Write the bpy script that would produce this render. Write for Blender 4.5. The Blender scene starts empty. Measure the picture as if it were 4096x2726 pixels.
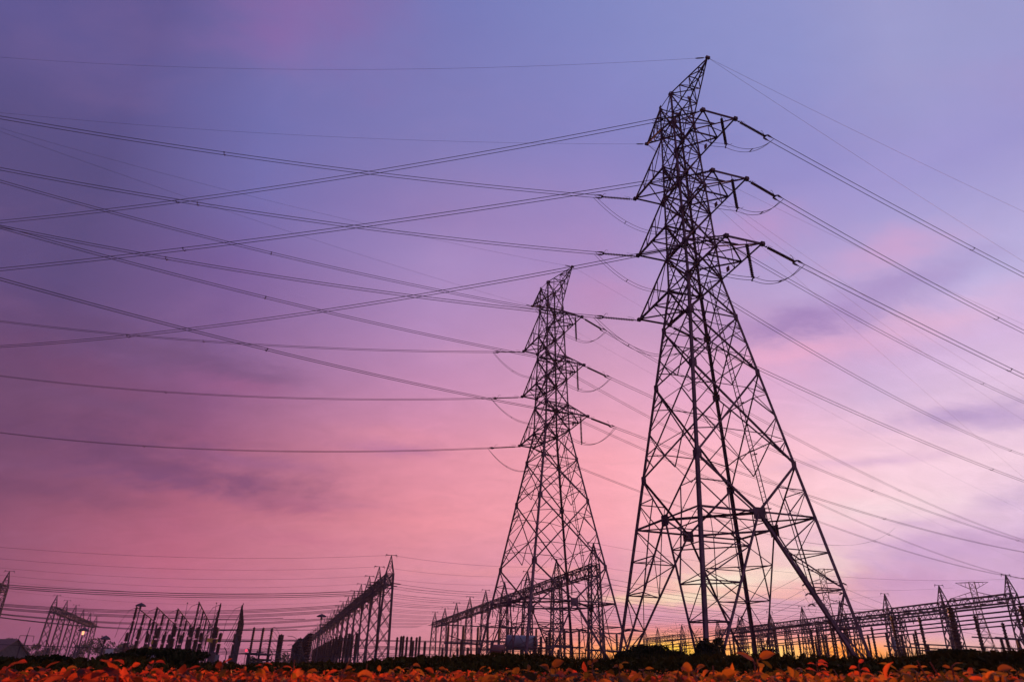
import bpy, math, random
from mathutils import Vector, Matrix, Quaternion
random.seed(7)
PI = math.pi
R = math.radians
S = bpy.context.scene
COL = S.collection

# ------------------------------------------------------------------ camera
TH, ROLL, HC = R(26.34), R(-1.578), 1.2
cam = bpy.data.cameras.new('camera'); camo = bpy.data.objects.new('camera', cam); COL.objects.link(camo)
r0, u0, f0 = Vector((1, 0, 0)), Vector((0, -math.sin(TH), math.cos(TH))), Vector((0, math.cos(TH), math.sin(TH)))
c_, s_ = math.cos(ROLL), math.sin(ROLL)
rc, uc = r0*c_ - u0*s_, r0*s_ + u0*c_
M = Matrix((rc, uc, -f0)).transposed().to_4x4(); M.translation = (0, 0, HC)
camo.matrix_world = M
cam.sensor_width = 36; cam.lens = 24.0; cam.clip_start = 0.05; cam.clip_end = 12000
cam.dof.use_dof = True; cam.dof.focus_distance = 45; cam.dof.aperture_fstop = 9
S.camera = camo
S.view_settings.view_transform = 'Standard'; S.view_settings.look = 'None'
S.view_settings.exposure = 0; S.view_settings.gamma = 1
S.view_settings.use_curve_mapping = False

# ------------------------------------------------------------------ sky
SKY = [
 (-37.2, [(0.7, 122, 68, 98), (3.2, 135, 75, 105), (8.5, 136, 78, 108), (12.5, 116, 74, 108), (16.7, 108, 72, 108), (22.2, 95, 72, 118), (25.0, 92, 76, 125), (33.0, 86, 78, 128), (40.4, 94, 88, 146)]),
 (-25.3, [(1.1, 165, 95, 130), (6.8, 188, 102, 130), (11.4, 176, 98, 124), (16.2, 148, 88, 126), (22.8, 130, 95, 145), (29.4, 120, 95, 155), (35.1, 116, 110, 173), (40.3, 112, 112, 175), (49.7, 118, 115, 175)]),
 (-7.5, [(1.6, 208, 132, 150), (6.3, 215, 140, 160), (11.2, 234, 146, 160), (16.4, 224, 144, 166), (21.7, 200, 140, 180), (27.2, 180, 140, 190), (32.6, 165, 140, 195), (36.1, 150, 128, 185), (42.9, 128, 125, 185), (52.2, 118, 122, 185)]),
 (8.4, [(1.6, 248, 160, 112), (2.6, 236, 148, 150), (4.0, 230, 152, 168), (7.3, 225, 155, 180), (11.6, 252, 170, 182), (16.8, 250, 170, 184), (22.1, 222, 162, 192), (27.5, 195, 150, 190), (32.8, 170, 140, 195), (43.0, 135, 132, 195), (52.0, 128, 135, 195)]),
 (18.1, [(1.9, 255, 192, 96), (2.6, 248, 170, 138), (3.6, 226, 160, 182), (8.2, 250, 205, 200), (11.4, 255, 196, 200), (16.3, 255, 188, 200), (21.2, 234, 174, 206), (26.2, 205, 160, 200), (31.1, 178, 160, 210), (40.9, 136, 134, 196), (48.9, 136, 142, 200)]),
 (29.8, [(2.1, 252, 195, 140), (3.6, 225, 170, 195), (6.5, 210, 165, 205), (9.9, 238, 202, 224), (12.3, 255, 218, 228), (16.8, 246, 204, 224), (19.7, 215, 185, 220), (24.2, 205, 170, 215), (28.5, 185, 170, 218), (37.2, 148, 143, 204), (45.8, 144, 149, 205)]),
 (38.1, [(2.3, 222, 180, 205), (6.2, 205, 170, 210), (10.1, 225, 195, 225), (14.3, 246, 212, 230), (18.4, 230, 200, 228), (22.7, 215, 185, 225), (26.9, 190, 180, 225), (35.0, 156, 152, 208), (42.5, 157, 158, 208)]),
]
def lin(c):
    o = []
    for v in c:
        v = v/255.0
        o.append(v/12.92 if v <= .04045 else ((v+.055)/1.055)**2.4)
    return tuple(o) + (1.0,)
W = bpy.data.worlds.new('World'); S.world = W; W.use_nodes = True
nt = W.node_tree; nt.nodes.clear()
def N(t, **k):
    n = nt.nodes.new(t)
    for a, b in k.items(): setattr(n, a, b)
    return n
def put(sock, v):
    if hasattr(v, 'is_output'): nt.links.new(v, sock)
    else: sock.default_value = v
def mth(op, a, b=None, c=None, clamp=False):
    n = N('ShaderNodeMath', operation=op, use_clamp=clamp)
    put(n.inputs[0], a)
    if b is not None: put(n.inputs[1], b)
    if c is not None: put(n.inputs[2], c)
    return n.outputs[0]
def mixc(fac, a, b, mode='MIX'):
    n = N('ShaderNodeMix', data_type='RGBA', blend_type=mode)
    put(n.inputs[0], fac); put(n.inputs[6], a); put(n.inputs[7], b)
    return n.outputs[2]
tc = N('ShaderNodeTexCoord'); sep = N('ShaderNodeSeparateXYZ'); nt.links.new(tc.outputs['Generated'], sep.inputs[0])
dx, dy, dz = sep.outputs
el = mth('MULTIPLY', mth('ARCSINE', dz), 180/PI)
az = mth('MULTIPLY', mth('ARCTAN2', dx, dy), 180/PI)
elt = mth('DIVIDE', el, 60.0, clamp=True)
col = None; prev = None
for a, stops in SKY:
    rp = N('ShaderNodeValToRGB'); cr = rp.color_ramp; cr.interpolation = 'B_SPLINE' if False else 'EASE'
    cr.interpolation = 'LINEAR'
    cr.elements[0].position = stops[0][0]/60; cr.elements[0].color = lin(stops[0][1:])
    cr.elements[1].position = stops[-1][0]/60; cr.elements[1].color = lin(stops[-1][1:])
    for s in stops[1:-1]:
        e = cr.elements.new(s[0]/60); e.color = lin(s[1:])
    nt.links.new(elt, rp.inputs[0])
    if col is None: col = rp.outputs[0]
    else:
        mr = N('ShaderNodeMapRange', interpolation_type='LINEAR'); mr.clamp = True
        put(mr.inputs[0], az); mr.inputs[1].default_value = prev; mr.inputs[2].default_value = a
        col = mixc(mr.outputs[0], col, rp.outputs[0])
    prev = a
# cloud texture: directions projected on a flat cloud deck, so streaks flatten toward the horizon
den = mth('ADD', dz, 0.34)
cx = mth('DIVIDE', dx, den); cy = mth('DIVIDE', dy, den)
cmb = N('ShaderNodeCombineXYZ'); put(cmb.inputs[0], mth('MULTIPLY', cx, 0.9)); put(cmb.inputs[1], mth('MULTIPLY', cy, 1.5))
def noise(scale, det, rough, off=0.0, dist=0.0):
    n = N('ShaderNodeTexNoise'); n.inputs['Scale'].default_value = scale; n.inputs['Detail'].default_value = det
    n.inputs['Roughness'].default_value = rough; n.inputs['Distortion'].default_value = dist
    v = N('ShaderNodeVectorMath', operation='ADD'); nt.links.new(cmb.outputs[0], v.inputs[0]); v.inputs[1].default_value = (off, off*.7, off*.3)
    nt.links.new(v.outputs[0], n.inputs['Vector'])
    return n.outputs[0]
def smooth(v, lo, hi):
    mr = N('ShaderNodeMapRange', interpolation_type='SMOOTHSTEP'); put(mr.inputs[0], v)
    mr.inputs[1].default_value = lo; mr.inputs[2].default_value = hi
    return mr.outputs[0]
n1 = noise(1.3, 6, .55, 3.1, .4); n2 = noise(3.4, 8, .62, 11.7, .5); n3 = noise(8.0, 7, .62, 5.2, .3)
def blob(a0, e0, wa, we, warp=3.0):
    w = mth('MULTIPLY', mth('SUBTRACT', n2, .5), warp)
    a = mth('ADD', mth('DIVIDE', mth('SUBTRACT', az, a0), wa), w)
    e = mth('ADD', mth('DIVIDE', mth('SUBTRACT', el, e0), we), mth('MULTIPLY', mth('SUBTRACT', n3, .5), warp*1.2))
    d = mth('ADD', mth('MULTIPLY', a, a), mth('MULTIPLY', e, e))
    return mth('EXPONENT', mth('MULTIPLY', d, -1.0))
# broad soft variation
col = mixc(mth('MULTIPLY', smooth(n1, .48, .72), .06), col, lin((96, 84, 150)))
col = mixc(mth('MULTIPLY', smooth(n2, .50, .75), .06), col, lin((215, 150, 190)))
CL = [  # az, el, width az, width el, colour, strength
 (26.5, 26.5, 5.5, 1.3, (156, 126, 184), .75), (34, 27.6, 5, 1.1, (165, 138, 195), .55), (25, 23.8, 6, 1.2, (240, 175, 205), .6),
 (35, 24.6, 5, 1.1, (242, 185, 210), .4), (33, 30.0, 5, 1.3, (222, 165, 205), .5), (22, 33.5, 6, 2.0, (200, 150, 200), .5),
 (35.5, 17.6, 5, .75, (176, 150, 200), .8), (39, 16.6, 4, .6, (176, 150, 200), .6), (29, 15.2, 6, .35, (205, 165, 205), .5),
 (33, 8.8, 7, 1.2, (202, 165, 208), .8), (27, 6.9, 7, 1.0, (198, 150, 195), .6), (37, 11.6, 2, .6, (195, 165, 210), .6), (31, 10.6, 1.7, .45, (200, 165, 205), .55),
 (30, 11.6, 6, .7, (250, 225, 230), .5), (16.0, 6.6, 7.0, 1.2, (255, 192, 178), 1.1), (17.2, 7.1, 3.0, .5, (255, 238, 214), 1.4), (14.2, 6.0, 2.6, .42, (255, 228, 200), 1.3), (21.5, 7.6, 2.0, .4, (255, 232, 220), 1.2), (20.5, 7.5, 3.5, .5, (255, 222, 206), .8), (10.5, 5.8, 3.5, .32, (255, 214, 180), .85),
 (23, 8.6, 2.5, .7, (255, 226, 215), .7), (12, 4.6, 6, .8, (214, 155, 180), .6), (21, 5.3, 4, .7, (215, 165, 190), .6),
 (-25, 13.2, 9, 1.3, (122, 76, 118), .85), (-32, 14.6, 7, 1.6, (104, 68, 108), .75), (-35, 11.0, 5, 1.0, (118, 72, 108), .7), (-20, 14.8, 5, .5, (150, 96, 140), .5), (-16, 9.3, 5, .5, (196, 112, 140), .5), (-18, 11.6, 5, .8, (150, 85, 125), .5), (-10.5, 16.8, 3.4, .6, (178, 115, 160), .6), (-13, 12.2, 3.5, .5, (190, 118, 148), .5),
 (-27.5, 21.6, 5.5, 1.1, (112, 80, 122), .75), (-36, 21.5, 4, 1.6, (100, 74, 118), .6), (-33, 17.4, 6, .8, (110, 76, 116), .6), (-27.0, 18.8, 3, .8, (122, 78, 120), .45), (-24, 20.3, 3.5, .9, (162, 92, 138), .4),
 (-26.5, 49, 9, 3.6, (142, 102, 165), .6), (-10, 17.9, 4, .6, (232, 150, 170), .4), (-4, 25, 3.4, .7, (205, 150, 190), .45), (8, 30, 5, 1.4, (196, 145, 192), .5),
 (-34, 19, 5, 1.4, (120, 72, 110), .4), (38, 35, 7, 2.5, (165, 155, 215), .4), (-3, 7.5, 5, .5, (235, 152, 160), .5), (4, 7.9, 4, .5, (248, 165, 160), .5),
]
for a0, e0, wa, we, c, st in CL:
    col = mixc(mth('MULTIPLY', blob(a0, e0, wa, we), st, clamp=True), col, lin(c))
# the last burning strip above the horizon where the sun has just gone
for a0, e0, wa, we, c, st, wp in [(15, 3.5, 10, .55, (246, 150, 150), .75, .8), (15, 1.9, 11, 1.0, (255, 150, 62), .98, .35), (12.4, 2.2, 2.6, .75, (255, 200, 62), 1.0, .5), (24.6, 2.2, 2.8, .8, (255, 148, 44), .98, .5), (19.5, 2.1, 2.6, .6, (255, 206, 110), .9, .5)]:
    g = 1.3 if a0 < 30 and st > .78 else 1.0
    col = mixc(mth('MULTIPLY', blob(a0, e0, wa, we, wp), st*1.15, clamp=True), col, tuple(v*g for v in lin(c)[:3])+(1,))
# faint fine grain of the sky
low = mth('SUBTRACT', 1.0, smooth(el, 14, 34))
gain = mth('ADD', 1.0, mth('MULTIPLY', mth('SUBTRACT', noise(11.0, 8, .66, 2.4, .8), .5), mth('MULTIPLY', mth('ADD', low, .35), .22)))
vs = N('ShaderNodeVectorMath', operation='SCALE'); nt.links.new(col, vs.inputs[0]); put(vs.inputs['Scale'], gain); col = vs.outputs[0]
bg = N('ShaderNodeBackground'); nt.links.new(col, bg.inputs[0]); bg.inputs[1].default_value = 1.0
wo = N('ShaderNodeOutputWorld'); nt.links.new(bg.outputs[0], wo.inputs[0])

# ------------------------------------------------------------------ sun, a hand's breadth above the horizon behind the yard
SUN_AZ, SUN_EL = R(15.8), R(5.0)
sl = bpy.data.lights.new('sun', 'SUN'); sl.energy = 3.0; sl.angle = R(0.5); sl.color = (1.0, .34, .10)
so = bpy.data.objects.new('sun', sl); COL.objects.link(so)
sd = Vector((math.sin(SUN_AZ)*math.cos(SUN_EL), math.cos(SUN_AZ)*math.cos(SUN_EL), math.sin(SUN_EL)))
so.rotation_euler = (-sd).to_track_quat('-Z', 'Y').to_euler(); so.location = sd*500

# ------------------------------------------------------------------ materials
def mat(name, base, rough=.6, metal=0.0, vary=.25, scale=6.0, spec=.4, trans=None, tcol=None, emit=None, rnd=False):
    m = bpy.data.materials.new(name); m.use_nodes = True
    t = m.node_tree; b = t.nodes['Principled BSDF']; out = t.nodes['Material Output']
    b.inputs['Roughness'].default_value = rough; b.inputs['Metallic'].default_value = metal
    b.inputs['Specular IOR Level'].default_value = spec
    tx = t.nodes.new('ShaderNodeTexCoord'); n = t.nodes.new('ShaderNodeTexNoise'); n.inputs['Scale'].default_value = scale; n.inputs['Detail'].default_value = 5
    t.links.new(tx.outputs['Object'], n.inputs['Vector'])
    rp = t.nodes.new('ShaderNodeValToRGB'); lo = tuple(max(0, v*(1-vary)) for v in base)+(1,); hi = tuple(v*(1+vary) for v in base)+(1,)
    rp.color_ramp.elements[0].position = .3; rp.color_ramp.elements[0].color = lo
    rp.color_ramp.elements[1].position = .7; rp.color_ramp.elements[1].color = hi
    t.links.new(n.outputs[0], rp.inputs[0]); cs = rp.outputs[0]
    t.links.new(cs, b.inputs['Base Color'])
    if emit:
        b.inputs['Emission Color'].default_value = emit[0]+(1,); b.inputs['Emission Strength'].default_value = emit[1]
    if trans:
        tr = t.nodes.new('ShaderNodeBsdfTranslucent'); tr.inputs[0].default_value = tcol+(1,)
        if rnd:
            g = t.nodes.new('ShaderNodeNewGeometry'); r2 = t.nodes.new('ShaderNodeValToRGB')
            for i, (p, c) in enumerate(rnd):
                e = r2.color_ramp.elements[i] if i < 2 else r2.color_ramp.elements.new(p)
                e.position = p; e.color = c+(1,)
            t.links.new(g.outputs['Random Per Island'], r2.inputs[0]); t.links.new(r2.outputs[0], tr.inputs[0])
        mx = t.nodes.new('ShaderNodeMixShader'); mx.inputs[0].default_value = trans
        t.links.new(b.outputs[0], mx.inputs[1]); t.links.new(tr.outputs[0], mx.inputs[2]); t.links.new(mx.outputs[0], out.inputs[0])
    return m
STEEL = mat('weathered_steel', (.11, .062, .082), .8, .0, .4, 1.5, .04)
YARD = mat('galvanised_yard_steel', (.062, .042, .058), .8, .0, .3, .8, .04)
PORC = mat('brown_porcelain', (.05, .022, .022), .6, 0, .2, 9, .15)
WIREM = mat('weathered_aluminium_wire', (.035, .022, .028), .6, .0, .1, 2)
PAINT = mat('grey_tank_paint', (.12, .115, .15), .5, 0, .15, 2)
PINKP = mat('red_oxide_paint', (.16, .045, .05), .6, 0, .3, 3)
YELL = mat('yellow_sign_paint', (.42, .24, .02), .5, 0, .1, 5)
SIGN = mat('rusty_red_plate', (.16, .04, .035), .6, 0, .2, 8)
WHITE = mat('white_sign_paint', (.3, .26, .3), .6, 0, .1, 5)
CONC = mat('stained_concrete', (.06, .045, .05), .85, 0, .25, 2)
SOIL = mat('dark_grassy_soil', (.016, .014, .005), .95, 0, .5, .9)
HEDGE = mat('dark_bank_foliage', (.026, .021, .005), .9, 0, .6, 1.4, .03, .10, (.06, .035, .004))
BUSHM = mat('dark_shrub_foliage', (.015, .015, .006), .9, 0, .5, 3, .03)
TREEM = mat('far_tree_foliage', (.03, .035, .022), .9, 0, .5, .3, .1)
BARK = mat('bark', (.05, .035, .03), .9, 0, .3, 3)
LEAF = mat('backlit_crop_leaf', (.045, .028, .008), .36, 0, .5, 60, .3, .75, (.5, .2, .04),
           rnd=[(0, (.05, .03, .005)), (1, (.95, .12, .03)), (.28, (.13, .06, .008)), (.58, (.5, .14, .015)), (.82, (.85, .2, .025))])
LEAFR = mat('red_light_tinted_leaf', (.06, .014, .008), .36, 0, .5, 60, .3, .78, (.6, .08, .04),  # leaf colour tinted to carry the red light falling on the left
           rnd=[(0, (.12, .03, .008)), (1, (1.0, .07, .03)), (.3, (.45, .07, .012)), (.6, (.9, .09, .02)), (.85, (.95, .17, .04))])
STEMM = mat('reddish_stem', (.16, .05, .03), .6, 0, .3, 20, .4, .4, (.5, .12, .03))
LAMPM = mat('lit_lamp_glass', (.8, .5, .3), .5, 0, .05, 4, emit=((1.0, .45, .2), 1.6))
REDL = mat('red_signal_glass', (.5, .03, .04), .5, 0, .05, 4, emit=((1.0, .05, .12), 1.5))
VANM = mat('pale_van_paint', (.35, .38, .45), .4, 0, .1, 3)
GLASS = mat('dark_glass', (.03, .03, .035), .15, 0, .05, 3)
ROOFM = mat('red_roof_sheet', (.12, .06, .06), .8, 0, .2, 3)

# ------------------------------------------------------------------ mesh helpers
class MB:
    def __init__(s): s.v = []; s.f = []
    def add(s, vs, fs):
        o = len(s.v); s.v += [tuple(v) for v in vs]; s.f += [tuple(i+o for i in f) for f in fs]
    def angle(s, p, q, w, t, e1, e2):                 # rolled L section, corner on p-q
        p, q = Vector(p), Vector(q); d = (q-p)
        if d.length < 1e-4: return
        d.normalize()
        a = Vector(e1); a = a - d*a.dot(d)
        if a.length < 1e-4: a = d.orthogonal()
        a.normalize(); b = d.cross(a)
        if b.dot(Vector(e2)) < 0: b = -b
        cs = [Vector((0, 0, 0)), a*w, a*w+b*t, a*t+b*t, a*t+b*w, b*w]
        s.add([p+c for c in cs]+[q+c for c in cs], [(i, (i+1) % 6, 6+(i+1) % 6, 6+i) for i in range(6)]+[(5, 4, 3, 2, 1, 0), (6, 7, 8, 9, 10, 11)])
    def brace(s, p, q, w, n, t=None):                 # L section lying on a face with outward normal n
        p, q, n = Vector(p), Vector(q), Vector(n); d = q-p
        if d.length < 1e-4: return
        e = d.cross(n)
        if e.length < 1e-5: e = d.orthogonal()
        e.normalize(); o = e*(-w/2)
        s.angle(p+o, q+o, w, t or w*.16, e, -n)
    def bar(s, p, q, w, h=None):
        p, q = Vector(p), Vector(q); d = q-p
        if d.length < 1e-5: return
        d.normalize(); a = Vector((0, 0, 1)) if abs(d.z) < .9 else Vector((1, 0, 0))
        a = (a-d*a.dot(d)).normalized(); b = d.cross(a); w /= 2; h = (h/2 if h else w)
        cs = [a*h+b*w, a*h-b*w, -a*h-b*w, -a*h+b*w]
        s.add([p+c for c in cs]+[q+c for c in cs], [(0, 1, 5, 4), (1, 2, 6, 5), (2, 3, 7, 6), (3, 0, 4, 7), (3, 2, 1, 0), (4, 5, 6, 7)])
    def tube(s, pts, r, n=5, r2=None):
        pts = [Vector(p) for p in pts]; m = len(pts); vs = []
        for i, p in enumerate(pts):
            d = pts[min(i+1, m-1)]-pts[max(i-1, 0)]; d.normalize()
            a = Vector((0, 0, 1)) if abs(d.z) < .95 else Vector((1, 0, 0))
            a = (a-d*a.dot(d)).normalized(); b = d.cross(a)
            rr = r if r2 is None else r+(r2-r)*i/(m-1)
            vs += [p+(a*math.cos(2*PI*k/n)+b*math.sin(2*PI*k/n))*rr for k in range(n)]
        fs = [(i*n+k, i*n+(k+1) % n, (i+1)*n+(k+1) % n, (i+1)*n+k) for i in range(m-1) for k in range(n)]
        fs += [tuple(range(n-1, -1, -1)), tuple((m-1)*n+k for k in range(n))]
        s.add(vs, fs)
    def lathe(s, prof, o, ax, n=10):                  # prof: list of (distance along ax, radius)
        o, ax = Vector(o), Vector(ax).normalized(); a = ax.orthogonal().normalized(); b = ax.cross(a); vs = []
        for t, r in prof: vs += [o+ax*t+(a*math.cos(2*PI*k/n)+b*math.sin(2*PI*k/n))*r for k in range(n)]
        m = len(prof)
        fs = [(i*n+k, i*n+(k+1) % n, (i+1)*n+(k+1) % n, (i+1)*n+k) for i in range(m-1) for k in range(n)]
        fs += [tuple(range(n-1, -1, -1)), tuple((m-1)*n+k for k in range(n))]
        s.add(vs, fs)
    def box(s, c, sz, rz=0):
        c = Vector(c); x, y, z = sz[0]/2, sz[1]/2, sz[2]/2; q = Matrix.Rotation(rz, 3, 'Z')
        vs = [c+q @ Vector((i*x, j*y, k*z)) for i in (-1, 1) for j in (-1, 1) for k in (-1, 1)]
        s.add(vs, [(0, 1, 3, 2), (4, 6, 7, 5), (0, 4, 5, 1), (2, 3, 7, 6), (0, 2, 6, 4), (1, 5, 7, 3)])
    def build(s, name, m, parent=None, smooth=False):
        me = bpy.data.meshes.new(name); me.from_pydata(s.v, [], s.f); me.validate(); me.update()
        if smooth:
            for p in me.polygons: p.use_smooth = True
        me.materials.append(m)
        o = bpy.data.objects.new(name, me); COL.objects.link(o)
        if parent: o.parent = parent
        return o
def tag(o, label, cat, group=None, kind=None):
    if label: o['label'] = label
    if cat: o['category'] = cat
    if group: o['group'] = group
    if kind: o['kind'] = kind
    return o
def thing(name, label, cat, loc=(0, 0, 0), rz=0, group=None):
    o = bpy.data.objects.new(name, None); COL.objects.link(o); o.empty_display_size = .5
    o.location = loc; o.rotation_euler = (0, 0, rz)
    return tag(o, label, cat, group)
def structure(o): o['kind'] = 'structure'; return o
KIDS = {}
def kids(o):
    return [c for c in bpy.data.objects if c.parent == o] if o.name not in KIDS else KIDS[o.name]
def dup(o, label=None, loc=None, rz=None, group=None, parent=None):
    if o.name not in KIDS: KIDS[o.name] = [c for c in bpy.data.objects if c.parent == o]
    c = o.copy(); COL.objects.link(c)
    if parent: c.parent = parent
    if label: c['label'] = label
    if group: c['group'] = group
    if loc is not None: c.location = loc
    if rz is not None: c.rotation_mode = 'XYZ'; c.rotation_euler = (0, 0, rz)
    for k in KIDS[o.name]: dup(k, parent=c)
    return c
def V(*a): return Vector(a)

# ------------------------------------------------------------------ terrain
def el_canopy(a): return .22+.021*a          # degrees, top of the crop seen from the camera
def el_crest(a): return 1.62+.030*a-.00022*a*a
def ss(a, b, x):
    t = max(0, min(1, (x-a)/(b-a))); return t*t*(3-2*t)
def bump(x, y):
    return (math.sin(x*.55+1.3)*.5+math.sin(x*1.27+y*.4)*.3+math.sin(x*2.9+y*1.1+.7)*.2)
def ground(x, y):
    r = math.hypot(x, y); a = math.degrees(math.atan2(x, y)); a = max(-42, min(42, a))
    near = 1.2+min(r, 8)*math.tan(R(el_canopy(a)))-.34
    crest = 1.2+20*math.tan(R(el_crest(a)))-.33+.10*bump(x, y)
    h = near+(crest-near)*ss(9.5, 19, r)
    return h*(1-ss(21, 33, r))
mb = MB(); rings = [.25, .6, 1.1, 1.8, 2.7, 4, 6, 8, 9.5, 11, 12.5, 14, 15.5, 17, 18.5, 20, 21.5, 24, 27, 30, 34, 40, 60, 110, 220, 450, 700]
na = 180
mb.v.append((0, 0, ground(0, .01)))
for r in rings:
    for k in range(na):
        t = 2*PI*k/na; x, y = r*math.sin(t), r*math.cos(t); mb.v.append((x, y, ground(x, y)))
for k in range(na): mb.f.append((0, 1+(k+1) % na, 1+k))
for i in range(len(rings)-1):
    for k in range(na): mb.f.append((1+i*na+k, 1+i*na+(k+1) % na, 1+(i+1)*na+(k+1) % na, 1+(i+1)*na+k))
structure(mb.build('ground', SOIL, None, True))

# ------------------------------------------------------------------ lattice tower (built once, local frame: x along the line, -y toward the viewer-side arms)
ZL = [30.2, 36.64, 43.05]; AL = [6.80, 6.25, 6.06]; AE = 5.65; EW = 1.513; HT = 50.0
TP = {1: (5.94, 1.568, 1.044, 1.513, AL), 2: (6.83, 1.606, 1.069, 1.018, [v*.981 for v in AL])}   # base, waist and top half widths, arm end half width, arm lengths
cur = [1]
def hw(z):
    b, w, t = TP[cur[0]][:3]
    return b+(w-b)*z/30.2 if z < 30.2 else w+(t-w)*(z-30.2)/(HT-30.2)
CN = [(-1, -1), (1, -1), (1, 1), (-1, 1)]                 # corners, going round
def cp(c, z): h = hw(z); return V(CN[c % 4][0]*h, CN[c % 4][1]*h, z)
FN = [V(0, -1, 0), V(1, 0, 0), V(0, 1, 0), V(-1, 0, 0)]   # face i between corner i and i+1
def build_tower(k):
    cur[0] = k; EW, AL = TP[k][3], TP[k][4]
    t = thing('transmission_tower', 'x', 'pylon')
    ZN = [11.1, 14.7, 21.8, 26.6, 30.2, 33.4, 36.64, 39.8, 43.05, 46.6, 50.0]
    for c in range(4):
        m = MB(); sx, sy = CN[c]
        zs = [0, 30.2, 50]
        for z0, z1, w in ((-.3, 14.7, .225), (14.7, 30.2, .20), (30.2, 43.05, .165), (43.05, 50, .14)):
            m.angle(cp(c, z0), cp(c, z1), w, .035, (-sx, 0, 0), (0, -sy, 0))
        for z in ZN[1:]:                                   # joint plates on both flanges
            p = cp(c, z); g = .24 if z < 30 else .22
            for e in ((-sx, 0, 0), (0, -sy, 0)):
                e = V(*e); n = V(0, sy, 0) if e.x else V(sx, 0, 0)
                q = p+e*g*.75+n*.03
                sz = (g*1.5, .03, g*2.0) if e.x else (.03, g*1.5, g*2.0)
                m.box(q, sz)
        m.lathe([(0, .45), (.35, .45), (.4, .3)], cp(c, -.1), (0, 0, 1), 8)
        if c in (0, 1):
            pass
        m.build('leg', STEEL, t)
    for i in range(4):
        m = MB(); n = FN[i]; a, b = i, i+1
        ctr = lambda z: (cp(a, z)+cp(b, z))/2
        C = ctr(11.1)
        # inverted V legs of the lowest panel with redundants
        for c, o in ((a, b), (b, a)):
            F = cp(c, 0); m.brace(F, C, .18 if (i == 0 and c == b) else (.145 if i == 3 else .115), n, .03)
            K = [F+(C-F)*k for k in (0, .2, .4, .6, .8)]
            Lg = [cp(c, 11.1*k) for k in (0, .2, .4, .6, .8)]
            for k in range(1, 5): m.brace(K[k], Lg[k], .07, n)
            for k in range(1, 4): m.brace(Lg[k], K[k+1], .065, n) if k % 2 else m.brace(K[k], Lg[k+1], .065, n)
            m.brace(K[4], cp(c, 11.1), .065, n)
            m.brace(C, cp(c, 11.1), .12, n); m.brace(C, cp(c, 14.7), .13, n)
            mid = (C+cp(c, 14.7))/2; m.brace(mid, (cp(c, 11.1)+cp(c, 14.7))/2, .065, n); m.brace(mid, (C+cp(c, 11.1))/2, .06, n)
            m.brace((C+cp(c, 11.1))/2, (cp(c, 11.1)+cp(c, 14.7))/2, .06, n)
            m.brace((C+cp(c, 11.1))/2, K[3], .07, n)
        # X panels with redundants
        for z0, z1, w, red in ((14.7, 21.8, .118, 2), (21.8, 26.6, .11, 2), (26.6, 30.2, .105, 1)):
            A0, A1, B0, B1 = cp(a, z0), cp(a, z1), cp(b, z0), cp(b, z1)
            m.brace(A0, B1, w, n); m.brace(B0, A1, w, n)
            wa, wb = (B0-A0).length, (B1-A1).length; X = A0+(B1-A0)*(wa/(wa+wb))
            for c0, c1 in ((A0, A1), (B0, B1)):
                m1, m2 = (c0+X)/2, (c1+X)/2; z = c0+(c1-c0)*.5
                m.brace(m1, z, .068, n); m.brace(m2, z, .068, n)
                if red > 1:
                    m.brace(m1, c0+(c1-c0)*.25, .06, n); m.brace(m2, c0+(c1-c0)*.75, .06, n)
                    m.brace((c0+m1)/2, c0+(c1-c0)*.25, .06, n)
                    m.brace((c1+m2)/2, c0+(c1-c0)*.75, .06, n)
                m.brace(m1, X+V(0, 0, -(X.z-z0)*.98), .06, n) if red > 1 else None
            if red > 1:
                hb = V(0, 0, 0); m.brace((A0+X)/2, (B0+X)/2, .06, n); m.brace((A1+X)/2, (B1+X)/2, .06, n)
        m.brace(cp(a, 14.7), cp(b, 14.7), .001, n)
        # slim body
        zz = ZN[4:]
        for k in range(len(zz)-1):
            z0, z1 = zz[k], zz[k+1]; w = .11 if z0 < 43 else .09
            m.brace(cp(a, z0), cp(b, z1), w, n); m.brace(cp(b, z0), cp(a, z1), w, n)
            m.brace(cp(a, z0), cp(b, z0), w*1.1, n)
            X = ctr((z0+z1)/2); zm = (z0+z1)/2; m.brace(cp(a, zm), X, .06, n); m.brace(cp(b, zm), X, .06, n)
            for c2 in (a, b):
                for zq, ze in ((z0, (z0*3+z1)/4), (z1, (z0+z1*3)/4)): m.brace((cp(c2, zq)+X)/2, cp(c2, ze), .05, n)
        m.brace(cp(a, 50), cp(b, 50), .07, n)
        m.build('face_bracing', STEEL, t)
        g = MB(); g.box(C-n*.02+V(0, 0, -.1), (.85, .05, .75) if abs(n.y) else (.05, .85, .75))
        g.box(C-n*.12+V(0, 0, -.1), (.6, .10, .4) if abs(n.y) else (.10, .6, .4))
        g.build('gusset_plate', STEEL, t)
    # horizontal diaphragms: belt, waist and arm levels
    m = MB(); C = [(cp(i, 11.1)+cp(i+1, 11.1))/2 for i in range(4)]; up = V(0, 0, 1)
    for i in range(4):
        m.brace(C[i], C[(i+1) % 4], .15, up); m.brace((C[i]+C[(i+1) % 4])/2, cp(i+1, 11.1), .09, up)
        m.brace((C[i]+C[(i+1) % 4])/2+V(0, 0, -.01), (C[(i+1) % 4]+C[(i+2) % 4])/2, .07, up)
    m.build('diaphragm', STEEL, t)
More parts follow.
